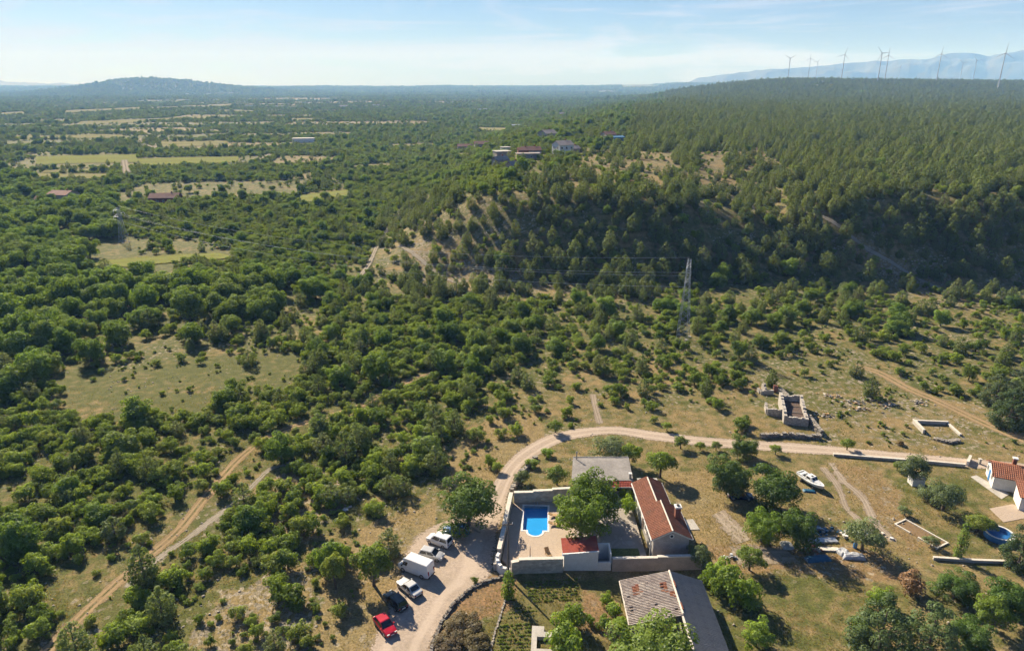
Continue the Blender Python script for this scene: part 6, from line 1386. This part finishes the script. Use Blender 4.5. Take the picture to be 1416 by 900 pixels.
# low grass tussocks and weeds near by
def tufts(name, label, n, mat, ymax, hh, want, blades=5):
    y = 55 + (ymax - 55) * rng.random(n) ** 1.2; x = rng.uniform(-1, 1, n) * (.8 * y + 6); z = hgt(x, y); qx, qy, _ = proj(x, y, z)
    k = rng.random(n) < want(x, y, qx, qy); x, y, z = x[k], y[k], z[k]
    bad = np.zeros(len(x), bool)
    for x0, y0, x1, y1, w in segs:
        dx, dy = x1 - x0, y1 - y0; t_ = np.clip(((x - x0) * dx + (y - y0) * dy) / (dx * dx + dy * dy), 0, 1); bad |= np.hypot(x - x0 - t_ * dx, y - y0 - t_ * dy) < w * .95
    for p in ([(-2.4, 82.4), (-.4, 101.2), (10, 103), (11, 111), (22, 111), (26, 104), (27.6, 99), (28.4, 83.6), (14, 83.3)], [(15, 63), (26.9, 63), (26.9, 79), (15, 79)], *[[tuple(G(*q))[:2] for q in pp] for pp in ([(1342, 659), (1350, 655), (1440, 650), (1440, 725), (1388, 724), (1368, 703), (1396, 690)],)]): bad |= inpoly(x, y, p)
    x, y, z = x[~bad], y[~bad], z[~bad]; m_ = len(x); V_ = []
    s = hh * rng.uniform(.5, 1.3, m_)
    for b_ in range(blades):
        a = rng.uniform(0, 6.28, m_); le = rng.uniform(.2, 1.0, m_) * s; w = s * .10; r0 = s * .5 * rng.random(m_)
        bx, by = x + np.cos(a) * r0, y + np.sin(a) * r0; tx, ty = x + np.cos(a) * le, y + np.sin(a) * le; nx, ny = -np.sin(a) * w, np.cos(a) * w; hz_ = s * rng.uniform(.35, .9, m_)
        V_.append(np.stack([np.stack([bx - nx, by - ny, z - .02], -1), np.stack([bx + nx, by + ny, z - .02], -1), np.stack([tx + nx * .5, ty + ny * .5, z + hz_], -1), np.stack([tx - nx * .5, ty - ny * .5, z + hz_], -1)], 1))
    V_ = np.concatenate(V_).reshape(-1, 3); return tag(link(name, npmesh(name, V_, np.arange(len(V_)).reshape(-1, 4), [mat])), label, kind='stuff')
nz_ = lambda x, y, s, sd_: fbm(x / s, y / s, sd_, 3)
tufts('dry_grass', 'dry straw-coloured grass tussocks over the slopes', 80000, 'grass_dry', 150, .22, lambda x, y, qx, qy: np.clip((nz_(x, y, 6, 5) - .35) * 3, 0, 1))
tufts('green_weeds', 'low green weeds scattered over the ground', 60000, 'grass_green', 170, .22, lambda x, y, qx, qy: np.clip((nz_(x, y, 7, 15) - .42) * 3.5, 0, 1))
n = 9000; y = 60 + 190 * rng.random(n); x = rng.uniform(-1, 1, n) * (.8 * y + 6); z = hgt(x, y); qx, qy, _ = proj(x, y, z)
k = (rng.random(n) < np.clip((nz_(x, y, 9, 25) - .42) * 3.5, 0, 1)) & ~((qx > 500) & (qy > 690)); x, y, z = x[k], y[k], z[k]; sz = rng.uniform(.35, 1.15, len(x)); k = ~blocked(x, y, sz); x, y, z, sz = x[k], y[k], z[k], sz[k]
scatter_mass('low_scrub', 'small low shrubs dotting the meadows and slopes', 'bush', np.stack([x, y, z, sz, sz], -1))
beds = []
for q, sp_, z_ in (([(728, 806), (800, 801), (806, 832), (734, 836)], .55, .34), ([(692, 866), (736, 862), (736, 905), (684, 905)], .6, .36), ([(706, 842), (745, 838), (742, 856), (702, 860)], .8, .28)):
    a, b, c, d = [G(*k) for k in q]; nrow = int((a - d).length / sp_); ncol = int((b - a).length / .3)
    for r_ in range(nrow):
        for k in range(ncol):
            if rng.random() < .16: continue
            p_ = a.lerp(b, (k + rng.uniform(-.2, .2)) / ncol).lerp(d.lerp(c, k / ncol), (r_ + rng.uniform(-.08, .08)) / nrow); beds.append((p_.x, p_.y, 0.0, z_ * rng.uniform(.6, 1.3), 0))
scatter_mass('vegetable_rows', 'low green vegetable rows in the garden below the pool wall', 'bush', np.array(beds))
# loose stones
n = 7000; y = 55 + 130 * rng.random(n); x = rng.uniform(-1, 1, n) * (.8 * y + 6); k = fbm(x / 8, y / 8, 91, 3) > .55; x, y = x[k], y[k]; bad = np.zeros(len(x), bool)
for p in ([(-2.4, 82.4), (-.4, 101.2), (10, 103), (11, 111), (22, 111), (28, 104), (28.4, 83.6)], [(15, 63), (26.9, 63), (26.9, 79), (15, 79)], wpoly([(505, 905), (597, 905), (690, 790), (705, 680), (640, 700), (545, 780)]), wpoly([(600, 905), (690, 800), (860, 800), (860, 905)])): bad |= inpoly(x, y, p)
x, y = x[~bad], y[~bad]; n = len(x); z = hgt(x, y); s = .04 + .17 * rng.random(n) ** 3
cb_ = np.array([(-1, -1, -.4), (1, -1, -.4), (1, 1, -.4), (-1, 1, -.4), (-.7, -.7, .7), (.7, -.7, .7), (.7, .7, .7), (-.7, .7, .7)]); V_ = cb_[None] * s[:, None, None] * rng.uniform(.6, 1.3, (n, 8, 3)); a = rng.uniform(0, 6.28, n); ca_, sa_ = np.cos(a)[:, None], np.sin(a)[:, None]
V_ = np.stack([V_[..., 0] * ca_ - V_[..., 1] * sa_ + x[:, None], V_[..., 0] * sa_ + V_[..., 1] * ca_ + y[:, None], V_[..., 2] + z[:, None]], -1).reshape(-1, 3)
fb_ = np.array([(3, 2, 1, 0), (4, 5, 6, 7), (0, 1, 5, 4), (1, 2, 6, 5), (2, 3, 7, 6), (3, 0, 4, 7)]); F_ = (fb_[None] + (np.arange(n) * 8)[:, None, None]).reshape(-1, 4)
tag(link('loose_stones', npmesh('loose_stones', V_, F_, ['limestone'])), 'loose pale stones scattered on the slopes', kind='stuff')

# ------------------------------------------------------------------ haze
hz = B().box(-17500, 17500, -400, 17000, -70, 760).build('haze', 'haze_air'); tag(hz, 'pale blue summer haze over the whole landscape', kind='stuff')
